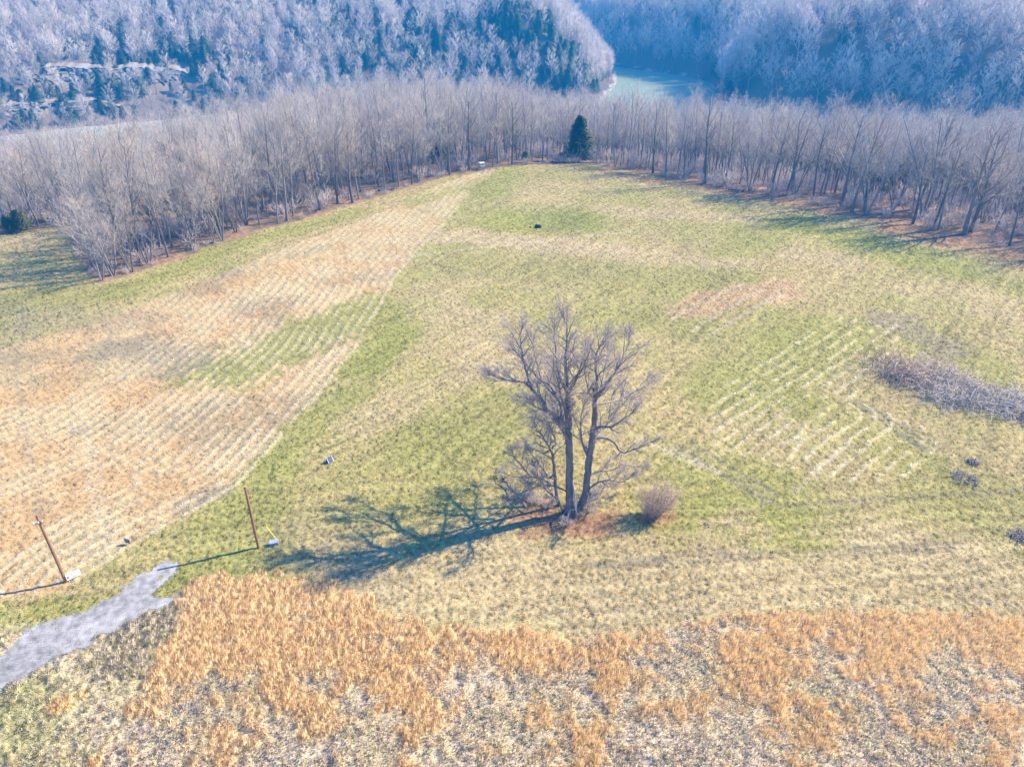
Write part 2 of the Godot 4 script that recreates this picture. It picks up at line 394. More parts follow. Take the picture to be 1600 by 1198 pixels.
const BARK := Color(0.20, 0.175, 0.16)
const TWIG := Color(0.62, 0.54, 0.43)
func habit(kind: int) -> Dictionary:
	var s := {"last": 4, "segs": [7, 4, 3, 2], "sides": [6, 4, 3, 3], "wig": [0.05, 0.16, 0.2, 0.25], "up": [0.02, 0.10, 0.08, 0.05], "tip": [0.22, 0.35, 0.4, 0.4], "t0": [0.38, 0.25, 0.15, 0.1], "n": [14, 7, 5, 4], "ang": [0.85, 0.8, 0.8, 0.7], "ratio": [0.32, 0.5, 0.5, 0.5], "fade": [0.45, 0.4, 0.4, 0.3], "bark": BARK, "twig": TWIG}
	if kind == 1:   # spreading tree of the wood's edge
		s.t0[0] = 0.24; s.ratio[0] = 0.42; s.n[0] = 13; s.ang[0] = 1.0; s.up[1] = 0.16
	elif kind == 2:  # forked near the ground
		s.t0[0] = 0.3; s.ratio[0] = 0.36; s.n[0] = 9; s.ang[0] = 0.6; s.wig[0] = 0.09
	elif kind == 3:  # thin young tree
		s.n = [10, 6, 4, 3]; s.t0[0] = 0.35; s.ratio[0] = 0.2
	elif kind == 4:  # for the far hills: fewer, stouter twigs
		s.thin = 0.028; s.last = 3; s.segs = [4, 3, 2]; s.sides = [4, 3, 3]; s.n = [12, 8, 7]; s.t0 = [0.3, 0.2, 0.1]; s.ratio = [0.36, 0.5, 0.55]; s.up = [0.0, 0.1, 0.06]
	return s

func bare_tree(kind: int, h: float) -> Array:
	var w := Buf.new()
	var t := Buf.new()
	var s := habit(kind)
	if kind == 2:
		for k in 3:
			var a := TAU * k / 3.0 + rng.randf()
			grow(w, t, Vector3(cos(a) * 0.2, -0.3, sin(a) * 0.2), Vector3(cos(a) * 0.22, 1, sin(a) * 0.22).normalized(), h * rng.randf_range(0.85, 1.0), 0.2, 0, s)
	else:
		var lean := Vector3(rng.randf_range(-0.06, 0.06), 1, rng.randf_range(-0.06, 0.06)).normalized()
		grow(w, t, Vector3(0, -0.3, 0), lean, h, {0: 0.29, 1: 0.40, 3: 0.09, 4: 0.22}[kind], 0, s)
	return [w, t]

func conifer(h: float, r: float, sprays: int, shape: float, cols: Array) -> Buf:
	var b := Buf.new()
	for k in sprays:
		var t := pow(rng.randf(), 0.85)
		var az := rng.randf() * TAU
		var lobes := 1.0 + 0.3 * sin(az * 3.0 + t * 9.0) + 0.3 * sin(az * 5.0 - t * 31.0)
		var rad := r * pow(1.0 - t, shape) * minf(1.0, 0.35 + t * 5.0) * lobes * rng.randf_range(0.45, 1.05)
		var p := Vector3(cos(az) * rad, h * (0.06 + 0.93 * t), sin(az) * rad)
		var out := Vector3(cos(az), 0.25 + rng.randf_range(-0.5, 0.5), sin(az)).normalized()
		var side := out.cross(Vector3.UP).normalized().rotated(out, rng.randf() * TAU)
		var z := rng.randf_range(0.35, 0.8) * (0.6 + 0.4 * r / 3.0)
		var c: Color = cols[rng.randi() % cols.size()]
		for q in 3:
			var o := Vector3(rng.randf_range(-0.3, 0.3), rng.randf_range(-0.3, 0.3), rng.randf_range(-0.3, 0.3)) * z
			var s2 := side.rotated(out, q * 1.1)
			b.tri(p + o - s2 * z * 0.25, p + o + s2 * z * 0.25, p + o + (out + s2 * rng.randf_range(-0.5, 0.5)) * z, (out + Vector3.UP * 0.5 + s2 * 0.3).normalized(), c)
	return b

func curve(pts: Array, n: int) -> PackedVector3Array:
	var o := PackedVector3Array()
	for k in n + 1:
		var x := float(k) / n * (pts.size() - 1)
		var j := mini(int(x), pts.size() - 2)
		var a: Vector3 = pts[maxi(j - 1, 0)]
		var b: Vector3 = pts[j]
		var c: Vector3 = pts[j + 1]
		var e: Vector3 = pts[mini(j + 2, pts.size() - 1)]
		o.append(b.cubic_interpolate(c, a, e, x - j))
	return o

func lump(r: Vector3, rough: float) -> Buf:
	var b := Buf.new()
	var f := FastNoiseLite.new()
	f.seed = rng.randi()
	f.frequency = 0.9
	var rings := 7
	var cols := 10
	for a in rings + 1:
		for q in cols:
			var th := PI * a / rings
			var ph := TAU * q / cols
			var o := Vector3(sin(th) * cos(ph), cos(th), sin(th) * sin(ph))
			var k := 1.0 + f.get_noise_3d(o.x, o.y, o.z) * rough
			b.v.append(o * r * k); b.n.append((o / r).normalized()); b.c.append(Color.WHITE)
	for a in rings:
		for q in cols:
			var x := a * cols + q
			var y := a * cols + (q + 1) % cols
			b.i.append_array(PackedInt32Array([x, x + cols, y, y, x + cols, y + cols]))
	return b

const ONES := ["", "first", "second", "third", "fourth", "fifth", "sixth", "seventh", "eighth", "ninth", "tenth", "eleventh", "twelfth", "thirteenth", "fourteenth", "fifteenth", "sixteenth", "seventeenth", "eighteenth", "nineteenth"]
const TENS := ["", "", "twenty", "thirty", "forty", "fifty", "sixty", "seventy", "eighty", "ninety"]
func ordinal(k: int) -> String:
	if k < 20: return ONES[k]
	if k % 10 == 0: return String(TENS[k / 10]).trim_suffix("y") + "ieth"
	if k > 99: return "hundred and " + ordinal(k - 100)
	return TENS[k / 10] + "-" + ONES[k % 10]

func ground_point(x: float, d: float) -> Vector3:
	return Vector3(x, terrain(x, d), -d)

# whether a spot on the ground lies within the photograph's view, with some margin
func in_view(x: float, d: float, y: float, margin: float) -> bool:
	var dep := CAM_H - y
	var fwd := d * 0.8660 + dep * 0.5
	var up := d * 0.5 - dep * 0.8660
	return fwd > 1.0 and absf(x) / fwd < 0.7207 + margin and absf(up) / fwd < 0.5396 + margin

func _ready() -> void:
	rng.seed = 20240117
	for q in [[n_big, 0.012, 3], [n_mid, 0.07, 3], [n_small, 0.35, 2], [n_fine, 1.25, 2]]:
		q[0].seed = 11 + q[2]
		q[0].frequency = q[1]
		q[0].fractal_octaves = q[2]
		q[0].noise_type = FastNoiseLite.TYPE_SIMPLEX_SMOOTH
	# ---- camera, sky, sun, exposure
	var cam := Camera3D.new()
	cam.name = "camera"
	cam.position = Vector3(0, CAM_H, 0)
	cam.rotation_degrees = Vector3(-30, 0, 0)
	cam.fov = 56.71
	cam.near = 0.5
	cam.far = 6000.0
	add_child(cam)
	cam.current = true
	var sky := ProceduralSkyMaterial.new()
	sky.sky_top_color = Color(0.20, 0.42, 0.80)
	sky.sky_horizon_color = Color(0.66, 0.79, 0.93)
	sky.sky_curve = 0.2
	sky.ground_bottom_color = Color(0.30, 0.28, 0.22)
	sky.ground_horizon_color = Color(0.55, 0.62, 0.68)
	sky.sky_energy_multiplier = 1.0
	var env := Environment.new()
	env.background_mode = Environment.BG_SKY
	env.sky = Sky.new()
	env.sky.sky_material = sky
	env.background_energy_multiplier = 1.0
	env.tonemap_mode = Environment.TONE_MAPPER_LINEAR
	env.tonemap_exposure = 3.2
	env.sdfgi_enabled = true
	env.ssao_enabled = true
	env.ssil_enabled = true
	env.fog_enabled = true
	env.fog_density = 0.00046
	env.fog_light_color = Color(0.01, 0.47, 1.0).linear_to_srgb()
	var we := WorldEnvironment.new()
	we.name = "world_environment"
	we.environment = env
	add_child(we)
	var sun := DirectionalLight3D.new()
	sun.name = "sun"
	sun.light_energy = 1.6
	sun.light_color = Color(1.0, 0.95, 0.86)
	sun.light_angular_distance = 0.5
	sun.shadow_enabled = true
	sun.basis = Basis.looking_at(Vector3(-0.734, -0.633, 0.244))
	add_child(sun)

	# ---- outlines that the survey gives
	wood = PackedVector2Array(wood_edge)
	wood.append(Vector2(900, 60)); wood.append(Vector2(900, 700)); wood.append(Vector2(-900, 700)); wood.append(Vector2(-900, 190))
	hay = PackedVector2Array(hay_line)
	for q in [Vector2(-48.5, 52.2), Vector2(-54.6, 51.6), Vector2(-67.1, 46.4), Vector2(-102.7, 78.0), Vector2(-100.2, 103.5), Vector2(-86.6, 107.0), Vector2(-75.5, 117.1), Vector2(-65.2, 135.4), Vector2(-53.9, 155.0), Vector2(-39.2, 177.6), Vector2(-21.2, 215.0), Vector2(-12.2, 229.3)]: hay.append(q)
	left_land = PackedVector2Array(left_bank)
	left_land.append(Vector2(-3000, 1400)); left_land.append(Vector2(-3000, 330))
	right_land = PackedVector2Array(right_bank)
	right_land.append(Vector2(4000, 330)); right_land.append(Vector2(4000, 5000)); right_land.append(Vector2(-3000, 5000)); right_land.append(Vector2(-3000, 1500))

	build_ground()
	build_water()
	build_wood()
	build_hills()
	build_field_trees()
	build_small_things()
	build_grass()

func grid_mesh(rows: int, cols: int, v: PackedVector3Array, c: PackedColorArray, m: Material) -> ArrayMesh:
	var n := PackedVector3Array()
	n.resize(v.size())
	var idx := PackedInt32Array()
	idx.resize((rows - 1) * (cols - 1) * 6)
	var w := 0
	for a in rows:
		for b in cols:
			var k := a * cols + b
			var dx := v[a * cols + mini(b + 1, cols - 1)] - v[a * cols + maxi(b - 1, 0)]
			var dz := v[mini(a + 1, rows - 1) * cols + b] - v[maxi(a - 1, 0) * cols + b]
			var nn := dx.cross(dz)
			n[k] = (nn if nn.y > 0.0 else -nn).normalized()
			if a < rows - 1 and b < cols - 1:
				idx[w] = k; idx[w + 1] = k + cols; idx[w + 2] = k + 1
				idx[w + 3] = k + 1; idx[w + 4] = k + cols; idx[w + 5] = k + cols + 1
				w += 6
	if (v[1] - v[0]).cross(v[cols] - v[0]).dot(n[0]) < 0.0:
		for k in range(0, idx.size(), 3):
			var sw := idx[k + 1]
			idx[k + 1] = idx[k + 2]
			idx[k + 2] = sw
	var bf := Buf.new()
	bf.v = v; bf.n = n; bf.c = c; bf.i = idx
	return bf.mesh(m)

func grain_texture(seed_: int, freq: float, lo: float) -> NoiseTexture2D:
	var t := NoiseTexture2D.new()
	t.width = 512; t.height = 512
	t.seamless = true
	var f := FastNoiseLite.new()
	f.seed = seed_
	f.frequency = freq
	f.fractal_octaves = 4
	t.noise = f
	var g := Gradient.new()
	g.set_color(0, Color(lo, lo, lo)); g.set_color(1, Color(1, 1, 1))
	t.color_ramp = g
	return t

func ground_mat() -> StandardMaterial3D:
	var m := StandardMaterial3D.new()
	m.vertex_color_use_as_albedo = true
	m.roughness = 1.0
	m.metallic_specular = 0.1
	m.albedo_texture = grain_texture(5, 0.06, 0.72)
	m.uv1_triplanar = true
	m.uv1_world_triplanar = true
	m.uv1_scale = Vector3(0.23, 0.23, 0.23)
	return m

func build_ground() -> void:
	var gm := ground_mat()
	# the meadow: one sheet, finer where it lies nearer
	var ds := PackedFloat32Array()
	var d := 18.0
	while d < 292.0:
		ds.append(d)
		d += clampf(d * d * 0.000045 + 0.08, 0.2, 0.9)
	var cols := 640
	var v := PackedVector3Array()
	var c := PackedColorArray()
	v.resize(ds.size() * cols)
	c.resize(ds.size() * cols)
	for a in ds.size():
		d = ds[a]
		var half := 30.0 + d * 0.72
		for b in cols:
			var x := (float(b) / (cols - 1) * 2.0 - 1.0) * half
			c[a * cols + b] = cover(x, d)
			v[a * cols + b] = Vector3(x, terrain(x, d) + relief(x, d), -d)
	top("meadow_ground", grid_mesh(ds.size(), cols, v, c, gm), "rolling winter meadow of straw and green grass with mown hay rows", "", "structure")
	# the country around it
	var xs := PackedFloat32Array()
	var x2 := -3000.0
	while x2 <= 3000.0:
		xs.append(x2)
		x2 += 9.0 if absf(x2 + 4.0) < 640.0 else 120.0
	var zs := PackedFloat32Array()
	d = -600.0
	while d < 4000.0:
		zs.append(d)
		d += 60.0 if d < -30.0 else (8.0 if d < 1150.0 else 150.0)
	v = PackedVector3Array(); c = PackedColorArray()
	v.resize(xs.size() * zs.size()); c.resize(xs.size() * zs.size())
	for a in zs.size():
		for b in xs.size():
			d = zs[a]
			var x := xs[b]
			var h := terrain(x, d)
			var hill := on_hill
			var inside := minf(minf(d - 20.0, 289.0 - d), 30.0 + d * 0.72 - absf(x))
			if inside > 0.0: h -= minf(1.2, inside * 0.15)
			var mid := n_mid.get_noise_2d(x * 0.4, d * 0.4)
			var col := Color(0.13, 0.10, 0.08).lerp(Color(0.26, 0.185, 0.13), clampf(0.5 + mid, 0.0, 1.0))
			if hill == 0 and d < 420.0:
				col = cover(x, d)
			elif hill == 1 and x < -190.0 and d < 560.0:   # bare rubble about the ledges
				var s := line_dist(Vector2(x, d), left_bank)
				var bare := maxf(sm(12.0, 18.0, s) * (1.0 - sm(22.0, 27.0, s)), sm(30.0, 36.0, s) * (1.0 - sm(42.0, 50.0, s))) * (1.0 - sm(-222.0, -195.0, x))
				col = col.lerp(Color(0.34, 0.26, 0.19), bare * clampf(0.6 + n_mid.get_noise_2d(x * 1.3, d * 1.3) * 1.6, 0.0, 1.0))
			c[a * xs.size() + b] = col
			v[a * xs.size() + b] = Vector3(x, h, -d)
	top("hills", grid_mesh(zs.size(), xs.size(), v, c, gm), "steep wooded hills falling to the river gorge", "", "structure")
	# gravel drive, a thin sheet of stone on the ground
	var gb := Buf.new()
	var st := 0.22
	var gx := -56.0
	var on := {}
	while gx < -28.0:
		var gd := 34.0
		while gd < 60.0:
			var col := cover(gx, gd)
			if cover_drive > 0.4:
				on[Vector2i(roundi(gx / st), roundi(gd / st))] = Color(0.36, 0.335, 0.29) * (1.0 + n_mid.get_noise_2d(gx * 1.5, gd * 1.5) * 0.35 + n_small.get_noise_2d(gx * 2.0, gd * 2.0) * 0.3 + n_fine.get_noise_2d(gx, gd) * 0.3)
			gd += st
		gx += st
	for k in on:
		if on.has(k + Vector2i(1, 0)) and on.has(k + Vector2i(0, 1)) and on.has(k + Vector2i(1, 1)):
			var q := []
			for o in [Vector2i(0, 0), Vector2i(0, 1), Vector2i(1, 1), Vector2i(1, 0)]:
				var xx: float = (k.x + o.x) * st
				var dd: float = (k.y + o.y) * st
				cover(xx, dd)
				q.append(Vector3(xx, terrain(xx, dd) + relief(xx, dd) + 0.03, -dd))
			var col: Color = on[k]
			col.a = 1.0
			gb.quad(q[0], q[3], q[2], q[1], Vector3.UP, col)
	top("gravel_drive", gb.mesh(gm), "pale grey gravel drive fading out into the grass", "", "structure")

func build_water() -> void:
	var m := StandardMaterial3D.new()
	m.albedo_color = Color(0.29, 0.33, 0.19).linear_to_srgb()
	m.roughness = 0.22
	m.metallic_specular = 0.25
	m.normal_enabled = true
	var nt := NoiseTexture2D.new()
	nt.width = 512; nt.height = 512; nt.seamless = true; nt.as_normal_map = true; nt.bump_strength = 1.5
	var f := FastNoiseLite.new(); f.frequency = 0.03; f.fractal_octaves = 4
	nt.noise = f
	m.normal_texture = nt
	m.normal_scale = 0.25
	m.uv1_triplanar = true; m.uv1_world_triplanar = true
	m.uv1_scale = Vector3(0.02, 0.02, 0.02)
	var b := Buf.new()
	b.quad(Vector3(-1500, WATER, -260), Vector3(1500, WATER, -260), Vector3(1500, WATER, -1600), Vector3(-1500, WATER, -1600), Vector3.UP, Color.WHITE)
	top("river", b.mesh(m), "calm pale green river bending through the gorge", "", "structure")
	# pale stony shores along the far banks
	var gm := ground_mat()
	var shores := [[left_bank, 2, 10, 3.6, Color(0.46, 0.39, 0.31), "pale stony shore along the foot of the left hill"], [right_bank, 3, 8, 2.0, Color(0.42, 0.38, 0.34), "thin stony shoreline under the shaded right hill"]]
	var stones := PackedFloat32Array()
	for sh in shores:
		var pts := PackedVector2Array()
		for k in range(sh[1], sh[2]):
			var a: Vector2 = sh[0][k]
			var e: Vector2 = sh[0][k + 1]
			var n := int(a.distance_to(e) / 3.0) + 1
			for q in n: pts.append(a.lerp(e, float(q) / n))
		var v := PackedVector3Array()
		var c := PackedColorArray()
		for k in pts.size():
			var t := (pts[mini(k + 1, pts.size() - 1)] - pts[maxi(k - 1, 0)]).normalized()
			var nrm := Vector2(-t.y, t.x)
			if not Geometry2D.is_point_in_polygon(pts[k] + nrm * 2.0, left_land if sh[0] == left_bank else right_land): nrm = -nrm
			var wide: float = sh[3] * (1.0 + 0.7 * n_mid.get_noise_2d(pts[k].x, pts[k].y))
			for j in 7:
				var o := -1.5 + (wide + 1.5) * j / 6.0
				var q := pts[k] + nrm * o
				v.append(Vector3(q.x, maxf(WATER + o * 0.3, terrain(q.x, q.y)) + 0.35 + n_small.get_noise_2d(q.x, q.y) * 0.4 * (1.0 if j > 0 and j < 6 else 0.0) - (0.9 if j == 6 or j == 0 else 0.0), -q.y))
				var cc: Color = sh[4]
				cc = cc * (1.0 + n_small.get_noise_2d(q.x * 2.0, q.y * 2.0) * 0.5)
				cc.a = 1.0
				c.append(cc)
			for j in 2:
				var o := rng.randf_range(-0.5, wide)
				var q := pts[k] + nrm * o
				var z := rng.randf_range(0.3, 1.1) * minf(1.0, sh[3] / 3.0)
				row(stones, Vector3(q.x, maxf(WATER, terrain(q.x, q.y)) + 0.3, -q.y), rng.randf() * TAU, z, z * 0.7, sh[4] * rng.randf_range(0.6, 1.15))
		top("river_shore", grid_mesh(pts.size(), 7, v, c, gm), sh[5], "", "structure")
	stuff("shore_stones", lump(Vector3(1, 0.7, 1), 0.5).mesh(bark_mat(Color.WHITE)), stones, "loose pale stones strewn along the far river shore", "stones")

var wood_tints := []
func build_wood() -> void:
	for k in [Color(1, 1, 1), Color(1.12, 1.06, 1.02), Color(0.85, 0.82, 0.82), Color(1.1, 0.98, 0.92), Color(0.95, 0.98, 1.05), Color(0.7, 0.66, 0.64)]:
		wood_tints.append(bark_mat(Color(minf(1, k.r * 0.9), minf(1, k.g * 0.9), minf(1, k.b * 0.9))))
	# the pattern trees: [trunk mesh, crown mesh, height, habit]
	var kinds := [0, 0, 0, 0, 1, 1, 1, 2, 2, 3, 3, 3]
	var pats := []
	for k in kinds:
		var h: float = [23.0, 22.0, 22.0, 13.0][k]
		var b := bare_tree(k, h)
		pats.append([b[0].mesh(wood_tints[0]), b[1].mesh(wood_tints[0]), h, k])
	var said := ["slender bare tree", "wide spreading bare tree", "many-stemmed bare tree", "thin young bare tree"]
	# trees that stand out along the edge: foot, height of the top, habit
	var chosen := [
		[Vector2(48.6, 227.6), 20.4, 1], [Vector2(53.6, 223.5), 15.6, 0], [Vector2(58.7, 217.3), 25.4, 0], [Vector2(64.9, 218.0), 18.3, 0], [Vector2(69.5, 207.8), 16.7, 2], [Vector2(77.7, 200.9), 20.4, 0],
		[Vector2(80.0, 202.9), 20.9, 1], [Vector2(89.4, 190.7), 23.7, 1], [Vector2(101.6, 187.1), 17.3, 2], [Vector2(101.2, 175.4), 17.5, 1], [Vector2(106.9, 181.4), 29.3, 2], [Vector2(104.5, 171.8), 20.4, 0],
		[Vector2(105.3, 170.8), 19.2, 0], [Vector2(109.8, 167.3), 24.1, 1], [Vector2(111.9, 168.8), 22.9, 1], [Vector2(116.0, 159.4), 18.2, 0], [Vector2(41.8, 236.1), 16.6, 0], [Vector2(36.1, 240.6), 12.6, 0],
		[Vector2(32.2, 247.1), 13.4, 1], [Vector2(45.8, 232.7), 13.0, 0], [Vector2(93.4, 186.0), 20.7, 0], [Vector2(84.1, 197.6), 20.2, 0], [Vector2(74.6, 204.3), 19.8, 0],
		[Vector2(0.0, 241.5), 19.2, 1], [Vector2(-13.8, 232.7), 20.9, 1], [Vector2(-20.0, 229.3), 17.4, 0], [Vector2(-26.3, 229.3), 27.9, 1], [Vector2(-28.0, 224.3), 20.0, 2], [Vector2(-35.9, 217.3), 18.5, 0],
		[Vector2(-44.2, 195.7), 18.9, 1], [Vector2(-48.2, 194.4), 19.9, 0], [Vector2(-51.5, 188.3), 21.8, 0], [Vector2(-57.8, 178.7), 23.5, 0], [Vector2(-63.5, 186.6), 24.4, 0], [Vector2(-56.7, 198.3), 24.1, 0],
		[Vector2(-63.7, 174.9), 16.8, 3], [Vector2(-66.9, 174.9), 18.3, 2], [Vector2(-6.3, 236.1), 14.3, 0], [Vector2(12.0, 243.4), 15.1, 0], [Vector2(17.3, 246.2), 13.6, 0], [Vector2(-69.8, 164.9), 17.6, 1], [Vector2(-73.9, 157.6), 17.9, 2],
		[Vector2(-77.3, 152.5), 17.1, 0], [Vector2(-79.5, 147.6), 17.6, 2], [Vector2(-81.1, 143.0), 16.9, 2], [Vector2(-84.0, 140.8), 18.7, 2], [Vector2(-85.0, 137.9), 14.5, 2], [Vector2(-91.1, 146.4), 14.7, 1], [Vector2(-98.8, 156.7), 14.6, 2], [Vector2(-118.4, 173.4), 16.4, 0], [Vector2(-120.9, 174.9), 16.8, 0],
	]
	var spots := []
	for q in chosen:
		spots.append({"p": q[0], "h": q[1], "k": q[2], "edge": 0.5, "dark": true})
	var cell := {}
	for q in chosen:
		cell[Vector2i(floori(q[0].x / 3.5), floori(q[0].y / 3.5))] = true
	for k in 22000:
		var p := Vector2(rng.randf_range(-330.0, 300.0), rng.randf_range(110.0, 450.0))
		if not Geometry2D.is_point_in_polygon(p, wood): continue
		var e := line_dist(p, wood_edge) if p.y < 320.0 else 60.0
		if e < 1.2: continue
		var ck := Vector2i(floori(p.x / 3.5), floori(p.y / 3.5))
		if cell.has(ck): continue
		var y := terrain(p.x, p.y)
		if y < WATER + 1.5 or on_hill > 0: continue
		cell[ck] = true
		var r := rng.randf()
		var kind := 3 if r < 0.34 or (e < 4.0 and r < 0.55) else (0 if r < 0.72 else (1 if r < 0.86 else 2))
		var h := rng.randf_range(9.0, 16.0) if kind == 3 else rng.randf_range(18.5, 26.0)
		if p.x > 5.0 and e < 60.0 and rng.randf() < (0.7 if kind == 3 else 0.35): continue
		if e < 9.0 and p.x > 5.0 and rng.randf() < 0.7: continue
		spots.append({"p": p, "h": h, "k": kind, "edge": e})
	# crowns grow lower where the land falls away and towards the left
	var reach := Curve.new()
	reach.min_value = 0.0; reach.max_value = 1.0
	for q in [[0.0, 0.206], [0.12, 0.193], [0.25, 0.165], [0.36, 0.13], [0.46, 0.122], [0.53, 0.137], [0.6, 0.15], [0.75, 0.152], [0.9, 0.145], [1.0, 0.155]]:
		reach.add_point(Vector2(q[0], q[1]), 0, 0, Curve.TANGENT_LINEAR, Curve.TANGENT_LINEAR)
	for s in spots:
		s.y = terrain(s.p.x, s.p.y)
		if not s.has("dark"):
			s.h = minf(s.h, maxf(5.0, CAM_H - reach.sample(clampf(s.p.x / s.p.y * 0.625 + 0.5, 0.0, 1.0)) * s.p.y - s.y) * rng.randf_range(0.66, 1.06) * clampf(0.97 + n_mid.get_noise_2d(s.p.x * 0.6, s.p.y * 0.6) * 0.8, 0.65, 1.2))
		s.see = in_view(s.p.x, s.p.y, s.y, 0.03)
		s.rank = s.p.distance_to(Vector2.ZERO) + s.edge * 2.0 + (25.0 if s.k == 3 else 0.0)
	var order := spots.filter(func(s): return s.see)
	order.sort_custom(func(a, b): return a.rank < b.rank)
	var lone := order.slice(0, 285)
	var chosen_set := {}
	for s in lone: chosen_set[s] = true
	# single trees, told apart by their place along the wood's edge, counted from the dark cedar
	var cedar := Vector2(23.3, 253.0)
	var right := lone.filter(func(s): return s.p.x / s.p.y > cedar.x / cedar.y)
	var left := lone.filter(func(s): return s.p.x / s.p.y <= cedar.x / cedar.y)
	right.sort_custom(func(a, b): return a.p.x / a.p.y < b.p.x / b.p.y)
	left.sort_custom(func(a, b): return a.p.x / a.p.y > b.p.x / b.p.y)
	var first := {}
	for side in [[right, "right"], [left, "left"]]:
		var count := [0, 0, 0, 0, 0, 0, 0, 0]
		for s in side[0]:
			var k: int = s.k
			var deep: bool = s.edge > 6.0
			count[k + (4 if deep else 0)] += 1
			var label := "%s %s, %s such %s of the dark cedar" % [said[k], "inside the wood" if deep else "at the meadow's edge", ordinal(count[k + (4 if deep else 0)]), side[1]]
			var which := []
			for w in pats.size():
				if pats[w][3] == k: which.append(w)
			var w: int = which[rng.randi() % which.size()]
			var pt = pats[w]
			var o: Node3D
			var at := Vector3(s.p.x, s.y, -s.p.y)
			var z: float = s.h / pt[2]
			if not first.has(w):
				o = thing("bare_tree", label, "tree", at, rng.randf() * TAU, "bare trees of the wood beyond the meadow")
				part("trunk", pt[0], o)
				part("crown", pt[1], o)
				first[w] = o
				o.scale = Vector3.ONE * z
			else:
				o = copy(first[w], at, rng.randf() * TAU, Vector3(z, z, z) * (Vector3(1.3, 1, 1.3) if s.has("dark") else Vector3.ONE), label, "bare trees of the wood beyond the meadow")
			var m: Material = wood_tints[5 if s.has("dark") and rng.randf() < 0.6 else rng.randi() % wood_tints.size()]
			for ch in o.get_children(): ch.material_override = m
	# the rest of the wood, which reads as one mass
	var rows := []
	for w in pats.size(): rows.append(PackedFloat32Array())
	for s in spots:
		if chosen_set.has(s): continue
		var which := []
		for w in pats.size():
			if pats[w][3] == s.k: which.append(w)
		var w: int = which[rng.randi() % which.size()]
		var t := rng.randf_range(0.75, 1.15)
		var z: float = s.h / pats[w][2]
		row(rows[w], Vector3(s.p.x, s.y, -s.p.y), rng.randf() * TAU, z, z, Color(t, t * rng.randf_range(0.93, 1.0), t * rng.randf_range(0.92, 1.03)))
	for w in pats.size():
		if rows[w].size():
			stuff("wood_trunks", pats[w][0], rows[w], "trunks of the bare wood standing behind the edge trees", "wood")
			stuff("wood_crowns", pats[w][1], rows[w], "grey twig crowns of the bare wood behind the edge trees", "wood")
	# undergrowth: low bare shrubs and saplings along the edge
	var ub := Buf.new()
	var us := {"last": 2, "segs": [3, 2], "sides": [3, 3], "wig": [0.25, 0.25], "up": [0.05, 0.05], "tip": [0.4, 0.4], "t0": [0.25, 0.1], "n": [5, 4], "ang": [0.7, 0.7], "ratio": [0.55, 0.5], "fade": [0.3, 0.3], "bark": Color(0.40, 0.34, 0.30), "twig": Color(0.60, 0.52, 0.46)}
	for k in 9:
		var a := rng.randf() * TAU
		grow(ub, ub, Vector3(rng.randf_range(-0.4, 0.4), 0, rng.randf_range(-0.4, 0.4)), Vector3(cos(a) * 0.6, 1, sin(a) * 0.6).normalized(), rng.randf_range(1.4, 2.4), 0.03, 0, us)
	var ur := PackedFloat32Array()
	for k in 9000:
		var p := Vector2(rng.randf_range(-200.0, 190.0), rng.randf_range(115.0, 300.0))
		if not Geometry2D.is_point_in_polygon(p, wood): continue
		var e := line_dist(p, wood_edge)
		if rng.randf() > (0.7 if e < 5.0 else 0.22): continue
		var z := rng.randf_range(0.4, 1.15) if e < 3.0 else rng.randf_range(0.8, 2.6)
		var t := rng.randf_range(0.7, 1.1)
		row(ur, ground_point(p.x, p.y), rng.randf() * TAU, z * 1.2, z, Color(t, t * 0.94, t * 0.9))
	stuff("undergrowth", ub.mesh(bark_mat(Color.WHITE)), ur, "low bare undergrowth along the foot of the wood", "undergrowth")

func cedar_things(list: Array, pats: Array, called: String, cat: String, group: String) -> void:
	# list of [position, height, pattern, label]
	var first := {}
	for q in list:
		var w: int = q[2]
		var pt = pats[w]
		var z: float = q[1] / pt[2]
		if not first.has(w):
			var o := thing(called, q[3], cat, q[0], rng.randf() * TAU, group)
			part("trunk", pt[0], o)
			part("crown", pt[1], o)
			o.scale = Vector3.ONE * z
			first[w] = o
		else:
			copy(first[w], q[0], rng.randf() * TAU, Vector3(z * rng.randf_range(0.85, 1.2), z, z * rng.randf_range(0.85, 1.2)), q[3], group)

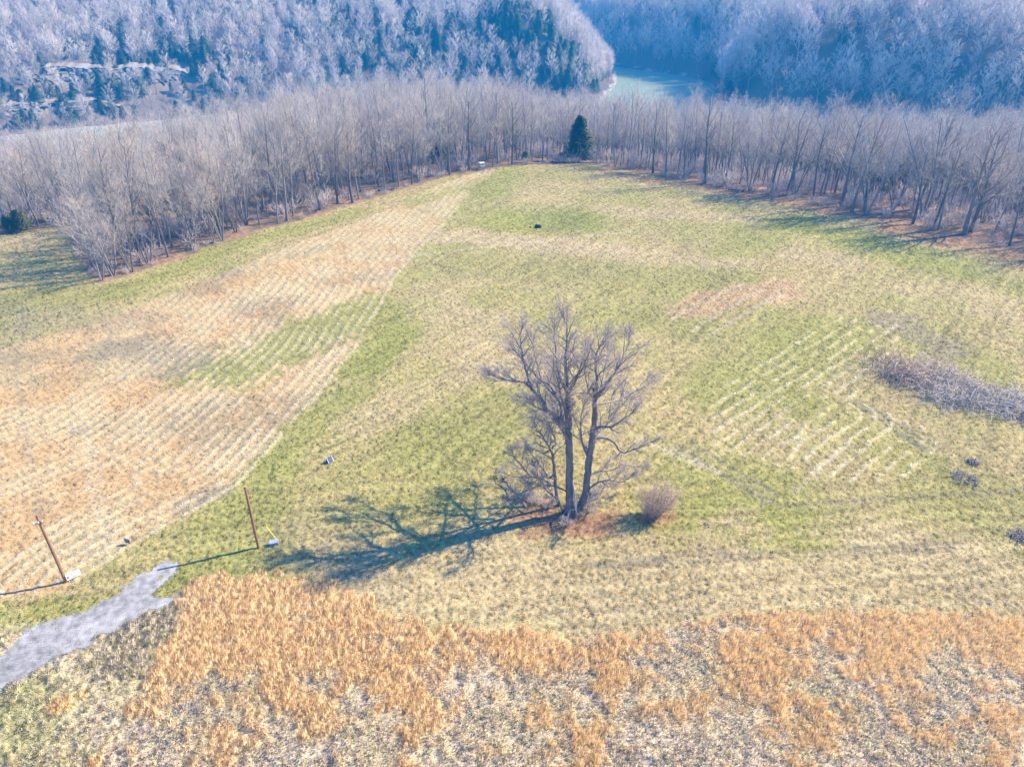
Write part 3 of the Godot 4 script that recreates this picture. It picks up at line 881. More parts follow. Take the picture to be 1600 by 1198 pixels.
func build_hills() -> void:
	var hm := bark_mat(Color.WHITE)
	var pats := []
	for k in 6:
		var b := bare_tree(4, 15.0)
		b[0].spike(Vector3(0, -2.5, 0), Vector3(0, 3, 0), 0.2, BARK)
		var all := Buf.new()
		all = b[0]
		var off: int = all.v.size()
		all.v.append_array(b[1].v); all.n.append_array(b[1].n); all.c.append_array(b[1].c)
		for q in b[1].i: all.i.append(q + off)
		pats.append(all.mesh(hm))
	var rows := []
	for k in 12: rows.append(PackedFloat32Array())
	var cols := [Color(0.10, 0.135, 0.065), Color(0.13, 0.155, 0.07), Color(0.075, 0.10, 0.055)]
	var cp := []
	var trunk := Buf.new()
	trunk.tube(PackedVector3Array([Vector3(0, -1.5, 0), Vector3(0, 4, 0), Vector3(0, 9.5, 0)]), PackedFloat32Array([0.22, 0.17, 0.03]), 6, Color(0.2, 0.15, 0.12), Color(0.2, 0.15, 0.12))
	var tm := trunk.mesh(hm)
	for k in 3:
		cp.append([tm, conifer(10.0, [2.8, 3.3, 2.5][k], 900, [0.5, 0.42, 0.6][k], cols).mesh(hm), 10.0])
	var greens := []
	# where evergreens gather: [x, D, radius, share]
	var groves := [[Vector2(-381.9, 632.7), 70.0, 0.6], [Vector2(-241.6, 447.1), 60.0, 0.55], [Vector2(-297.9, 443.4), 55.0, 0.6], [Vector2(-235.4, 514.0), 50.0, 0.6], [Vector2(-213.1, 655.8), 50.0, 0.25], [Vector2(-82.6, 632.7), 75.0, 0.45], [Vector2(-19.0, 578.4), 60.0, 0.4], [Vector2(20.0, 606.9), 45.0, 0.75], [Vector2(49.0, 586.5), 30.0, 0.7], [Vector2(-91.4, 763.6), 80.0, 0.4], [Vector2(181.0, 665.4), 40.0, 0.3], [Vector2(306.1, 627.9), 60.0, 0.1]]
	var cell := {}
	for k in 60000:
		var p := Vector2(rng.randf_range(-560.0, 760.0), rng.randf_range(400.0, 1180.0))
		var y := terrain(p.x, p.y)
		var gap := 8.0 if on_hill == 2 else 5.2
		var ck := Vector2i(floori(p.x / gap), floori(p.y / gap) + (1000 if on_hill == 2 else 0))
		if cell.has(ck): continue
		if on_hill == 0 or y < WATER + 1.6: continue
		if not in_view(p.x, p.y, y + 10.0, 0.10): continue
		if absf(p.x) > p.y * 0.95 + 20.0: continue
		if p.x < -205.0 and p.x > -420.0:
			var s := line_dist(p, left_bank)
			if on_hill == 1 and ((s > 12.0 and s < 22.0) or (s > 27.0 and s < 42.0)) and rng.randf() < 0.62: continue
		cell[ck] = true
		var share := 0.07
		for g in groves:
			var q: Vector2 = g[0]
			if p.distance_to(q) < g[1] * (1.0 + n_mid.get_noise_2d(p.x * 0.4, p.y * 0.4) * 0.8): share = maxf(share, g[2])
		if on_hill == 2: share *= 0.5
		var at := Vector3(p.x, y, -p.y)
		if rng.randf() < share:
			greens.append([at, rng.randf_range(7.0, 13.0), rng.randi() % 3, ""])
			continue
		var t := rng.randf_range(0.72, 1.2) * (1.15 if on_hill == 2 else 1.04)
		var z := rng.randf_range(0.75, 1.25) * (1.7 if on_hill == 2 else 1.05)
		row(rows[(rng.randi() % 6) + (6 if on_hill == 2 else 0)], at, rng.randf() * TAU, z * rng.randf_range(1.0, 1.3), z, Color(t, t * rng.randf_range(0.92, 1.0), t * rng.randf_range(0.94, 1.06)))
	for k in 12:
		if rows[k].size():
			stuff("hillside_wood", pats[k % 6], rows[k], "bare grey wood covering the %s hill across the river" % ("left" if k < 6 else "right"), "wood")
	greens.sort_custom(func(a, b): return a[0].length() < b[0].length())
	var zones := ["dark green cedar on the far left slope, about the rock ledges", "dark green cedar among bare trees across the middle of the left hill", "dark green cedar in the thick grove on the left hill's shoulder above the bend", "dark green cedar among bare trees on the blue right hill"]
	for g in greens:
		var gx: float = g[0].x
		terrain(gx, -g[0].z)
		g[3] = zones[3 if on_hill == 2 else (0 if gx < -190.0 else (1 if gx < 5.0 else 2))]
	print("hill evergreens ", greens.size())
	for zone in zones:
		cedar_things(greens.slice(0, 290).filter(func(g): return g[3] == zone), cp, "hillside_cedar", "cedar", zone.replace("dark green cedar", "cedars"))
	if greens.size() > 290:
		var rest := PackedFloat32Array()
		for g in greens.slice(290):
			row(rest, g[0], rng.randf() * TAU, g[1] / 10.0, g[1] / 10.0, Color.WHITE)
		stuff("far_cedars", cp[0][1], rest, "scattered dark cedars farther up the hills", "cedars")
	# cedars by the meadow
	var near := []
	var ncols := [Color(0.065, 0.085, 0.04), Color(0.09, 0.11, 0.05), Color(0.11, 0.11, 0.06)]
	for k in 3:
		near.append([tm, conifer(10.0, [2.9, 3.4, 4.2][k], [2100, 1800, 1500][k], [0.62, 0.5, 0.4][k], ncols if k == 0 else [Color(0.14, 0.155, 0.05), Color(0.10, 0.12, 0.045), Color(0.18, 0.18, 0.07)]).mesh(hm), 10.0])
	var a := Vector2(23.3, 253.0)
	var list := [[ground_point(a.x, a.y), 15.1, 0, "tall dark cedar standing alone at the far end of the meadow"]]
	for q in [[Vector2(-120.3, 169.8), 5.2, 2, "rounded green cedar at the left edge of the wood, larger of two"], [Vector2(-122.7, 168.8), 4.2, 1, "smaller dark cedar bush at the far left of the wood's edge"], [Vector2(4.7, 244.3), 3.6, 2, "small round green cedar bush at the wood's edge left of the tall cedar"], [Vector2(-101.4, 213.5), 12.0, 2, "yellow-green pine crown rising out of the bare wood on the left"], [Vector2(-100.1, 217.3), 11.5, 0, "dark pine close behind the yellow-green pine in the wood"], [Vector2(-25.7, 247.1), 14.0, 0, "thin dark evergreen between the bare trunks near the middle of the wood"], [Vector2(-89.5, 187.1), 9.0, 1, "olive evergreen half hidden in the bare wood on the left"], [Vector2(121.2, 229.3), 12.0, 0, "dark evergreen half hidden in the right wing of the wood"]]:
		list.append([ground_point(q[0].x, q[0].y), q[1], q[2], q[3]])
	cedar_things(list, near, "cedar", "cedar", "")
	build_cliffs()

func build_cliffs() -> void:
	# rock ledges on the left hill, layered stone with broken faces
	var m := bark_mat(Color.WHITE)
	var bands := [[-350.0, -324.0, 19.0, 9.0, "pale rock ledge low on the left hill near the river"], [-318.0, -222.0, 37.0, 12.5, "long pale limestone ledge across the left hill"], [-322.0, -252.0, 19.5, 10.0, "shaded lower limestone ledge on the left hill"], [-372.0, -319.0, 38.0, 13.0, "dark rock face at the far left of the hill"]]
	for q in bands:
		var b := Buf.new()
		var x: float = q[0]
		var pts := []
		while x < q[1]:
			# walk uphill from the bank to the ledge
			var d := 380.0
			while d < 700.0:
				terrain(x, d)
				if bank_side(Vector2(x, d), left_bank, left_land) > q[2]: break
				d += 1.0
			pts.append(Vector2(x, d))
			x += 1.1
		var layers := 6
		var v := PackedVector3Array()
		var c := PackedColorArray()
		var high: float = q[3]
		for k in pts.size():
			var p: Vector2 = pts[k]
			var y0 := terrain(p.x, p.y - 3.0) - 1.0 + n_big.get_noise_2d(p.x * 2.0, 5.0)
			var ends := clampf(minf(k, pts.size() - 1 - k) / 12.0, 0.0, 1.0) * clampf(1.0 + n_mid.get_noise_2d(p.x * 0.5, 33.0) * 0.5, 0.5, 1.0)
			for j in layers * 2 + 2:
				var lay := j / 2
				var up := float((j + 1) / 2) / layers
				var jut := n_small.get_noise_2d(p.x * 1.3 + lay * 31.0, lay * 7.0) * 0.8 + (0.4 if j % 2 == 0 else -0.1) + n_mid.get_noise_2d(p.x * 0.6, 9.0) * 3.0
				var back := 7.0 if j >= layers * 2 + 1 else 0.0
				v.append(Vector3(p.x, y0 + up * high * (0.12 + 0.88 * ends) * (1.0 + 0.12 * n_mid.get_noise_2d(p.x * 0.7, 60.0) + 0.06 * n_small.get_noise_2d(p.x, 60.0)), -(p.y - 3.0 - jut + up * 1.5 + back)))
				var t := 0.9 + n_small.get_noise_2d(p.x * 1.5, lay * 13.0) * 0.5
				c.append(Color(0.27 * t, 0.205 * t, 0.15 * t).lerp(Color(0.30, 0.28, 0.26), clampf(n_mid.get_noise_2d(p.x * 2.0, lay * 9.0) * 2.0, 0.0, 1.0)))
		top("rock_ledge", grid_mesh(pts.size(), layers * 2 + 2, v, c, m), q[4], "rock ledge")

func limb(w: Buf, t: Buf, pts: Array, r0: float, r1: float, s: Dictionary, from: float, every: float, reach: float) -> void:
	var n := pts.size() * 4
	var p := curve(pts, n)
	var rad := PackedFloat32Array()
	var total := 0.0
	for k in n + 1:
		if k > 0 and k < n:
			p[k] += Vector3(rng.randf_range(-1, 1), rng.randf_range(-0.6, 0.6), rng.randf_range(-1, 1)) * 0.05
		rad.append(lerpf(r0, r1, pow(float(k) / n, 0.8)) * rng.randf_range(0.94, 1.06))
	for k in n: total += p[k].distance_to(p[k + 1])
	w.tube(p, rad, 8 if r0 > 0.15 else 5, s.bark, s.bark.lerp(s.twig, 0.45 if r1 < 0.1 else 0.1))
	var count := int(total * (1.0 - from) / every)
	var az := rng.randf() * TAU
	for k in count:
		var f := lerpf(from, 1.0, (k + rng.randf()) / count)
		var x := f * n
		var j := mini(int(x), n - 1)
		var q := p[j].lerp(p[j + 1], x - j)
		var ax := (p[j + 1] - p[j]).normalized()
		az += 2.4 + rng.randf_range(-0.5, 0.5)
		var side := ax.cross(Vector3(0.2, 0.1, 0.97) if absf(ax.z) < 0.85 else Vector3.RIGHT).normalized().rotated(ax, az)
		var an := rng.randf_range(0.5, 1.0)
		var dir := (ax * cos(an) + side * sin(an) + Vector3.UP * 0.15).normalized()
		var rr := lerpf(rad[j], rad[j + 1], x - j)
		grow(w, t, q, dir, reach * rng.randf_range(0.6, 1.15) * (1.0 - 0.35 * f), minf(rr * 0.6, 0.075), 1, s)
	for k in 3:   # the limb ends in a spray
		var ax := (p[n] - p[n - 1]).normalized()
		grow(w, t, p[n], (ax + Vector3(rng.randf_range(-0.5, 0.5), rng.randf_range(-0.1, 0.4), rng.randf_range(-0.5, 0.5))).normalized(), reach * 0.5, maxf(r1 * 0.8, 0.03), 1, s)

func vase_bush(stems: int, h: float, spread: float, s: Dictionary) -> Buf:
	var b := Buf.new()
	for k in stems:
		var a := rng.randf() * TAU
		var o := sqrt(rng.randf())
		var dir := Vector3(cos(a) * o * spread, 1.0, sin(a) * o * spread).normalized()
		grow(b, b, Vector3(cos(a) * o * h * 0.12, -0.1, sin(a) * o * h * 0.12), dir, h * rng.randf_range(0.35, 1.0) * (1.0 - 0.25 * o), 0.035, 0, s)
	return b

func build_field_trees() -> void:
	var m := bark_mat(Color.WHITE)
	# ---- the big tree: traced limb by limb, at its own distance (65 m)
	var s := {"last": 4, "segs": [6, 5, 3, 2], "sides": [6, 5, 3, 3], "wig": [0.1, 0.22, 0.25, 0.3], "up": [0.02, 0.06, 0.05, 0.03], "tip": [0.3, 0.35, 0.4, 0.4], "t0": [0.3, 0.2, 0.12, 0.1], "thin": 0.012, "n": [8, 8, 6, 3], "ang": [0.8, 0.8, 0.8, 0.7], "ratio": [0.4, 0.52, 0.55, 0.55], "fade": [0.4, 0.4, 0.4, 0.3], "bark": Color(0.17, 0.145, 0.13), "twig": Color(0.34, 0.275, 0.24)}
	var foot := Vector2(6.8, 64.9)
	var base := ground_point(foot.x, foot.y)
	var tree := thing("big_bare_tree", "big bare tree with twin trunks standing alone in the meadow", "tree", base)
	var w := Buf.new()
	var t := Buf.new()
	var limbs := [
		[[Vector3(6.74, -0.64, -65.00), Vector3(6.74, 1.39, -65.00), Vector3(6.64, 3.75, -65.00), Vector3(6.49, 7.39, -65.00), Vector3(6.28, 10.87, -65.00), Vector3(6.13, 12.97, -65.00), Vector3(6.01, 14.20, -65.00)], 0.52, 0.38, 0.75, 1.3, 3.0],
		[[Vector3(6.01, 14.20, -65.00), Vector3(6.03, 16.03, -65.30), Vector3(5.84, 17.83, -65.60), Vector3(5.64, 19.98, -65.90), Vector3(5.72, 22.08, -66.20), Vector3(5.67, 23.84, -66.50)], 0.36, 0.06, 0.25, 0.85, 3.6],
		[[Vector3(5.92, 16.61, -65.00), Vector3(5.08, 17.88, -66.62), Vector3(4.94, 18.73, -68.25), Vector3(4.78, 19.86, -69.88), Vector3(4.70, 20.63, -71.50)], 0.22, 0.05, 0.25, 0.9, 3.4],
		[[Vector3(5.93, 16.21, -65.00), Vector3(6.64, 18.64, -64.17), Vector3(7.27, 20.61, -63.33), Vector3(7.61, 22.50, -62.50)], 0.2, 0.05, 0.25, 0.9, 3.4],
		[[Vector3(6.17, 11.88, -65.00), Vector3(5.14, 13.18, -64.93), Vector3(3.58, 14.62, -64.86), Vector3(3.49, 15.30, -64.79), Vector3(2.58, 16.62, -64.71), Vector3(1.48, 17.91, -64.64), Vector3(0.00, 18.26, -64.57), Vector3(-1.33, 18.61, -64.50)], 0.34, 0.06, 0.3, 0.85, 3.6],
		[[Vector3(2.13, 17.55, -63.80), Vector3(1.73, 18.62, -64.47), Vector3(1.20, 20.23, -65.15), Vector3(1.00, 21.52, -65.83), Vector3(0.80, 22.67, -66.50)], 0.18, 0.05, 0.25, 0.9, 3.4],
		[[Vector3(5.36, 12.97, -65.00), Vector3(5.47, 13.80, -66.17), Vector3(5.10, 14.41, -67.33), Vector3(4.28, 15.37, -68.50), Vector3(3.03, 15.69, -69.67), Vector3(1.74, 16.86, -70.83), Vector3(0.44, 17.73, -72.00)], 0.28, 0.05, 0.35, 0.85, 3.5],
		[[Vector3(5.07, 14.61, -67.00), Vector3(4.16, 14.73, -68.75), Vector3(3.36, 15.06, -70.50), Vector3(2.80, 16.60, -72.25), Vector3(2.38, 17.78, -74.00)], 0.17, 0.05, 0.3, 0.9, 3.2],
		[[Vector3(6.22, 12.55, -65.00), Vector3(5.74, 14.67, -64.25), Vector3(5.21, 16.56, -63.50), Vector3(4.83, 18.70, -62.75), Vector3(4.20, 20.97, -62.00)], 0.26, 0.05, 0.3, 0.9, 3.4],
		[[Vector3(6.27, 10.36, -64.50), Vector3(5.53, 12.30, -63.88), Vector3(4.61, 14.10, -63.25), Vector3(3.46, 15.69, -62.62), Vector3(2.36, 16.70, -62.00)], 0.2, 0.05, 0.3, 0.9, 3.2],
		[[Vector3(6.40, 8.80, -65.50), Vector3(6.15, 9.26, -67.38), Vector3(5.51, 9.78, -69.25), Vector3(4.99, 10.36, -71.12), Vector3(4.77, 10.81, -73.00)], 0.2, 0.05, 0.3, 0.9, 3.2],
		[[Vector3(7.47, -0.87, -65.50), Vector3(7.96, 0.21, -65.50), Vector3(8.54, 2.23, -65.50), Vector3(8.70, 4.75, -65.50), Vector3(8.76, 7.65, -65.50), Vector3(8.99, 10.10, -65.50)], 0.50, 0.38, 0.8, 1.4, 2.6],
		[[Vector3(8.99, 10.10, -65.50), Vector3(9.06, 12.31, -65.38), Vector3(9.09, 14.04, -65.25), Vector3(8.87, 15.10, -65.12), Vector3(8.94, 16.13, -65.00)], 0.40, 0.28, 0.55, 1.2, 3.0],
		[[Vector3(8.94, 16.13, -65.00), Vector3(9.00, 17.72, -65.25), Vector3(8.77, 19.81, -65.50), Vector3(8.91, 21.19, -65.75), Vector3(9.61, 22.18, -66.00)], 0.25, 0.05, 0.25, 0.85, 3.5],
		[[Vector3(8.95, 15.97, -65.00), Vector3(9.90, 16.56, -65.90), Vector3(10.90, 17.55, -66.80), Vector3(11.53, 18.08, -67.70), Vector3(12.19, 19.17, -68.60), Vector3(12.86, 20.20, -69.50)], 0.25, 0.05, 0.3, 0.85, 3.5],
		[[Vector3(8.93, 14.70, -65.50), Vector3(10.50, 13.96, -67.25), Vector3(12.06, 13.23, -69.00), Vector3(14.06, 13.21, -70.75), Vector3(15.98, 13.23, -72.50)], 0.18, 0.04, 0.3, 0.9, 3.3],
		[[Vector3(8.90, 15.65, -65.00), Vector3(8.22, 16.85, -64.33), Vector3(7.82, 18.17, -63.67), Vector3(7.38, 20.42, -63.00)], 0.18, 0.04, 0.3, 0.9, 3.0],
		[[Vector3(9.00, 15.01, -65.00), Vector3(9.72, 15.12, -67.25), Vector3(10.23, 15.46, -69.50), Vector3(10.74, 16.04, -71.75), Vector3(11.27, 16.35, -74.00)], 0.2, 0.04, 0.3, 0.9, 3.2],
		[[Vector3(9.05, 10.27, -65.50), Vector3(10.29, 10.25, -65.79), Vector3(11.46, 9.45, -66.07), Vector3(12.24, 8.19, -66.36), Vector3(12.99, 7.54, -66.64), Vector3(13.95, 7.88, -66.93), Vector3(14.94, 8.04, -67.21), Vector3(15.98, 8.46, -67.50)], 0.2, 0.05, 0.45, 1.0, 2.4],
		[[Vector3(9.05, 11.55, -65.50), Vector3(9.76, 12.38, -64.75), Vector3(10.68, 12.88, -64.00), Vector3(11.52, 14.10, -63.25), Vector3(12.32, 15.38, -62.50)], 0.2, 0.04, 0.3, 0.9, 3.2],
		[[Vector3(8.77, 7.47, -65.50), Vector3(7.81, 10.01, -65.00), Vector3(7.45, 12.22, -64.50), Vector3(7.39, 13.86, -64.00), Vector3(7.52, 15.93, -63.50)], 0.17, 0.04, 0.3, 0.9, 2.8],
		[[Vector3(8.94, 9.67, -65.50), Vector3(9.95, 9.53, -67.50), Vector3(11.05, 9.61, -69.50), Vector3(12.16, 10.12, -71.50), Vector3(13.59, 9.97, -73.50)], 0.2, 0.04, 0.3, 0.9, 3.2],
		[[Vector3(5.69, -0.53, -66.50), Vector3(5.30, 1.81, -66.25), Vector3(4.95, 5.29, -66.00), Vector3(4.56, 8.18, -65.75), Vector3(3.93, 9.67, -65.50), Vector3(3.18, 11.13, -65.25), Vector3(2.52, 12.22, -65.00)], 0.28, 0.06, 0.4, 1.0, 3.0],
		[[Vector3(4.87, 5.98, -66.30), Vector3(4.56, 7.74, -67.00), Vector3(5.03, 8.15, -67.70), Vector3(4.58, 9.45, -68.40), Vector3(4.00, 10.32, -69.10), Vector3(2.67, 11.19, -69.80), Vector3(1.64, 11.63, -70.50)], 0.16, 0.04, 0.3, 0.95, 2.8],
		[[Vector3(5.05, 4.37, -66.00), Vector3(3.68, 5.10, -65.40), Vector3(2.92, 5.38, -64.80), Vector3(1.87, 6.38, -64.20), Vector3(1.06, 7.98, -63.60), Vector3(0.14, 9.71, -63.00)], 0.16, 0.05, 0.35, 1.0, 2.6],
		[[Vector3(4.38, 8.09, -66.50), Vector3(3.58, 6.75, -67.75), Vector3(2.88, 6.33, -69.00), Vector3(2.01, 5.45, -70.25), Vector3(1.18, 4.76, -71.50)], 0.12, 0.03, 0.3, 1.0, 2.2],
		[[Vector3(4.80, 6.05, -65.00), Vector3(4.20, 5.62, -64.38), Vector3(3.42, 7.43, -63.75), Vector3(2.52, 9.19, -63.12), Vector3(1.93, 10.49, -62.50)], 0.12, 0.03, 0.3, 1.0, 2.2],
		[[Vector3(6.41, 2.89, -65.50), Vector3(4.85, 4.17, -64.83), Vector3(3.34, 4.79, -64.15), Vector3(1.88, 4.77, -63.47), Vector3(0.43, 4.40, -62.80)], 0.13, 0.04, 0.25, 0.9, 2.4],
		[[Vector3(5.25, 2.96, -66.00), Vector3(3.94, 3.13, -67.25), Vector3(2.62, 2.74, -68.50), Vector3(0.94, 1.59, -69.75), Vector3(-0.80, 1.23, -71.00)], 0.13, 0.04, 0.25, 0.9, 2.4],
		[[Vector3(8.61, 5.03, -65.50), Vector3(10.10, 5.10, -66.38), Vector3(11.72, 4.63, -67.25), Vector3(13.34, 4.73, -68.12), Vector3(15.06, 3.89, -69.00)], 0.14, 0.04, 0.25, 0.9, 2.6],
		[[Vector3(8.58, 2.89, -65.50), Vector3(9.83, 4.59, -64.88), Vector3(11.01, 5.44, -64.25), Vector3(12.35, 5.74, -63.63), Vector3(13.17, 6.94, -63.00)], 0.13, 0.04, 0.25, 0.9, 2.4],
		[[Vector3(6.04, -0.05, -65.00), Vector3(5.33, 2.28, -64.50), Vector3(4.23, 3.81, -64.00), Vector3(3.30, 5.66, -63.50), Vector3(2.67, 7.99, -63.00)], 0.12, 0.04, 0.25, 0.9, 2.2],
		[[Vector3(1.99, -0.60, -66.00), Vector3(1.37, 0.36, -66.25), Vector3(0.91, 1.23, -66.50), Vector3(0.00, 2.18, -66.75), Vector3(-0.76, 3.13, -67.00)], 0.22, 0.12, 0.6, 1.3, 1.4],
	]
	for q in limbs:
		var pts := []
		for k in q[0]: pts.append(k - Vector3(base.x, 0, base.z) - Vector3(0, base.y * 0.0, 0))
		limb(w, t, pts, q[1], q[2], s, q[3], q[4] * 0.62, q[5] * 1.12)
	for k in 7:   # root flare
		var a := TAU * k / 7.0
		w.tube(PackedVector3Array([Vector3(cos(a) * 0.3, 1.1, sin(a) * 0.3), Vector3(cos(a) * 0.62, 0.3, sin(a) * 0.62), Vector3(cos(a) * 1.15, -0.3, sin(a) * 1.15)]), PackedFloat32Array([0.2, 0.2, 0.1]), 6, s.bark, s.bark)
	part("trunk", w.mesh(m), tree)
	part("crown", t.mesh(m), tree)
	# a bleached broken snag leaning at its foot
	var sn := Buf.new()
	sn.tube(curve([Vector3(0.8, 0, 0.6), Vector3(0.5, 2.2, 0.5), Vector3(0.25, 4.4, 0.6), Vector3(0.1, 5.2, 0.6)], 8), PackedFloat32Array([0.12, 0.12, 0.11, 0.11, 0.1, 0.1, 0.08, 0.08, 0.05]), 6, Color(0.34, 0.31, 0.28), Color(0.42, 0.38, 0.35))
	part("dead_stem", sn.mesh(m), tree)
	# ---- shrubs about its foot
	var bs := {"last": 3, "segs": [3, 3, 2], "sides": [3, 3, 3], "wig": [0.15, 0.22, 0.25], "up": [0.03, 0.04, 0.03], "tip": [0.45, 0.4, 0.4], "t0": [0.2, 0.15, 0.1], "n": [5, 4, 3], "ang": [0.6, 0.7, 0.7], "ratio": [0.5, 0.55, 0.5], "fade": [0.3, 0.3, 0.3], "bark": Color(0.30, 0.24, 0.20), "twig": Color(0.54, 0.45, 0.39)}
	for q in [[Vector2(8.7, 65.2), 3.6, 1.0, 26, "thin pale shrub to the right of the big tree's foot"], [Vector2(10.5, 67.9), 3.2, 1.0, 20, "pale twiggy shrub behind and right of the big tree"], [Vector2(4.0, 66.1), 2.6, 1.1, 22, "grey shrub at the left of the big tree's foot"], [Vector2(2.5, 66.7), 2.2, 1.2, 16, "low grey shrub beside the leaning dead stump"], [Vector2(6.3, 63.2), 1.7, 1.3, 20, "low brambles in front of the big tree's trunks"]]:
		var g := ground_point(q[0].x, q[0].y)
		var o := top("shrub", vase_bush(q[3], q[1], q[2], bs).mesh(m), q[4], "shrub")
		o.position = g
	# ---- the lone round bush
	var lb := Vector2(16.6, 64.0)
	var bush := thing("bare_bush", "lone rounded bare bush to the right of the big tree", "bush", ground_point(lb.x, lb.y))
	bs.n = [7, 5, 4]
	part("stems", vase_bush(46, 5.2, 0.6, bs).mesh(bark_mat(Color(0.80, 0.68, 0.60))), bush)
	# ---- the grey thicket on the right
	var th := Buf.new()
	var a0 := Vector2(61.6, 100.8)
	var a1 := Vector2(66.0, 92.7)
	var a2 := Vector2(75.4, 87.6)
	var heaps := []
	for k in 30:
		var f := rng.randf()
		var c := a0.lerp(a1, f * 2.0) if f < 0.5 else a1.lerp(a2, f * 2.0 - 1.0)
		var wide := lerpf(1.2, 5.0, sm(0.0, 0.5, f))
		heaps.append([c + Vector2(rng.randf_range(-1, 1), rng.randf_range(-1, 1)) * wide, rng.randf_range(0.4, 1.9), rng.randf_range(0.7, 1.7), f, rng.randf() * TAU])
	for k in 1700:
		var hp: Array = heaps[k % heaps.size()]
		var p: Vector2 = hp[0] + Vector2(rng.randfn(), rng.randfn()) * float(hp[2]) * 1.6
		var a: float = hp[4] + rng.randfn() * 0.9
		var len := rng.randf_range(1.2, 3.8)
		var hh: float = hp[1] * rng.randf_range(0.3, 1.25)
		var g := ground_point(p.x, p.y)
		var dir := Vector3(cos(a), 0, sin(a))
		var pts := PackedVector3Array([g, g + dir * len * 0.25 + Vector3.UP * hh * 0.75, g + dir * len * 0.6 + Vector3.UP * hh, g + dir * len + Vector3.UP * hh * rng.randf_range(0.1, 1.1)])
		var tone := rng.randf_range(0.3, 1.2)
		var col := Color(0.62, 0.52, 0.40).lerp(Color(0.44, 0.20, 0.11), (1.0 - sm(0.12, 0.4, float(hp[3]))) * rng.randf())
		col = Color(col.r * tone, col.g * tone, col.b * tone)
		th.tube(pts, PackedFloat32Array([0.035, 0.03, 0.025, 0.012]), 3, col, col)
		for j in 3:
			var q := pts[1 + j % 3]
			th.spike(q, q + Vector3(rng.randf_range(-1, 1), rng.randf_range(-0.3, 0.8), rng.randf_range(-1, 1)) * 0.9, 0.02, col)
	for k in 26:
		var hp: Array = heaps[k]
		var a := rng.randf() * TAU
		var g := ground_point(hp[0].x, hp[0].y) + Vector3(0, rng.randf_range(0.2, float(hp[1]) * 0.8), 0)
		var e := Vector3(cos(a), rng.randf_range(-0.1, 0.35), sin(a)) * rng.randf_range(1.5, 3.2)
		th.tube(PackedVector3Array([g - e * 0.6, g, g + e * 0.7]), PackedFloat32Array([0.12, 0.1, 0.05]), 6, Color(0.34, 0.28, 0.23), Color(0.45, 0.38, 0.31))
	top("thicket", th.mesh(m), "grey tangled bramble thicket with a brown end, out in the meadow", "thicket")
	for q in [[Vector2(56.9, 71.3), 1.5, "small dark brush heap below the thicket"], [Vector2(60.0, 74.8), 0.7, "tiny brush heap just below the thicket"], [Vector2(57.3, 60.3), 1.3, "dark little brush heap at the right margin of the meadow"]]:
		var hb := Buf.new()
		for k in 90:
			var a := rng.randf() * TAU
			var o: Vector3 = Vector3(cos(a), 0, sin(a)) * q[1] * sqrt(rng.randf())
			var e: Vector3 = o + Vector3(rng.randf_range(-0.8, 0.8), rng.randf_range(0.1, 0.5), rng.randf_range(-0.8, 0.8)) * q[1]
			hb.tube(PackedVector3Array([o, o.lerp(e, 0.5) + Vector3.UP * 0.2, e]), PackedFloat32Array([0.04, 0.035, 0.015]), 3, Color(0.2, 0.16, 0.14), Color(0.3, 0.25, 0.22))
		var ho := top("brush_heap", hb.mesh(m), q[2], "brush heap")
		ho.position = ground_point(q[0].x, q[0].y)
	# fallen limbs on the meadow edge
	for q in [[Vector2(-36.5, 207.1), 5.0, 0.3, "dark fallen log at the wood's edge on the left"], [Vector2(65.2, 207.1), 4.5, 2.6, "fallen dark brush at the wood's edge on the right"]]:
		var fb := Buf.new()
		fb.tube(curve([Vector3(-q[1] * 0.5, 0.5, 0), Vector3(0, 0.45, 0.2), Vector3(q[1] * 0.5, 0.3, -0.2)], 6), PackedFloat32Array([0.4, 0.38, 0.34, 0.3, 0.26, 0.2, 0.1]), 7, Color(0.12, 0.1, 0.09), Color(0.18, 0.15, 0.13))
		for k in 26:
			var o := Vector3(rng.randf_range(-0.4, 0.5) * q[1], 0.4, 0)
			fb.spike(o, o + Vector3(rng.randf_range(-1, 1), rng.randf_range(0.1, 1.2), rng.randf_range(-1, 1)) * 1.8, 0.06, Color(0.18, 0.15, 0.14))
		var fo := top("fallen_log", fb.mesh(m), q[3], "log")
		fo.position = ground_point(q[0].x, q[0].y)
		fo.rotation.y = q[2]

func post(at: Vector2, h: float, lean: float) -> Node3D:
	var o := thing("utility_pole", "", "pole", ground_point(at.x, at.y))
	var b := Buf.new()
	b.tube(PackedVector3Array([Vector3(0, -0.5, 0), Vector3(0, h * 0.33, 0), Vector3(lean * 0.5, h * 0.66, 0), Vector3(lean, h - 0.06, 0), Vector3(lean, h, 0), Vector3(lean, h + 0.02, 0)]), PackedFloat32Array([0.17, 0.16, 0.145, 0.125, 0.11, 0.001]), 10, Color(0.30, 0.16, 0.075), Color(0.22, 0.12, 0.07))
	part("pole", b.mesh(bark_mat(Color.WHITE)), o)
	return o

func metal(c: Color, rough := 0.5, met := 0.0) -> StandardMaterial3D:
	var m := StandardMaterial3D.new()
	m.albedo_color = c.linear_to_srgb()
	m.roughness = rough
	m.metallic = met
	return m

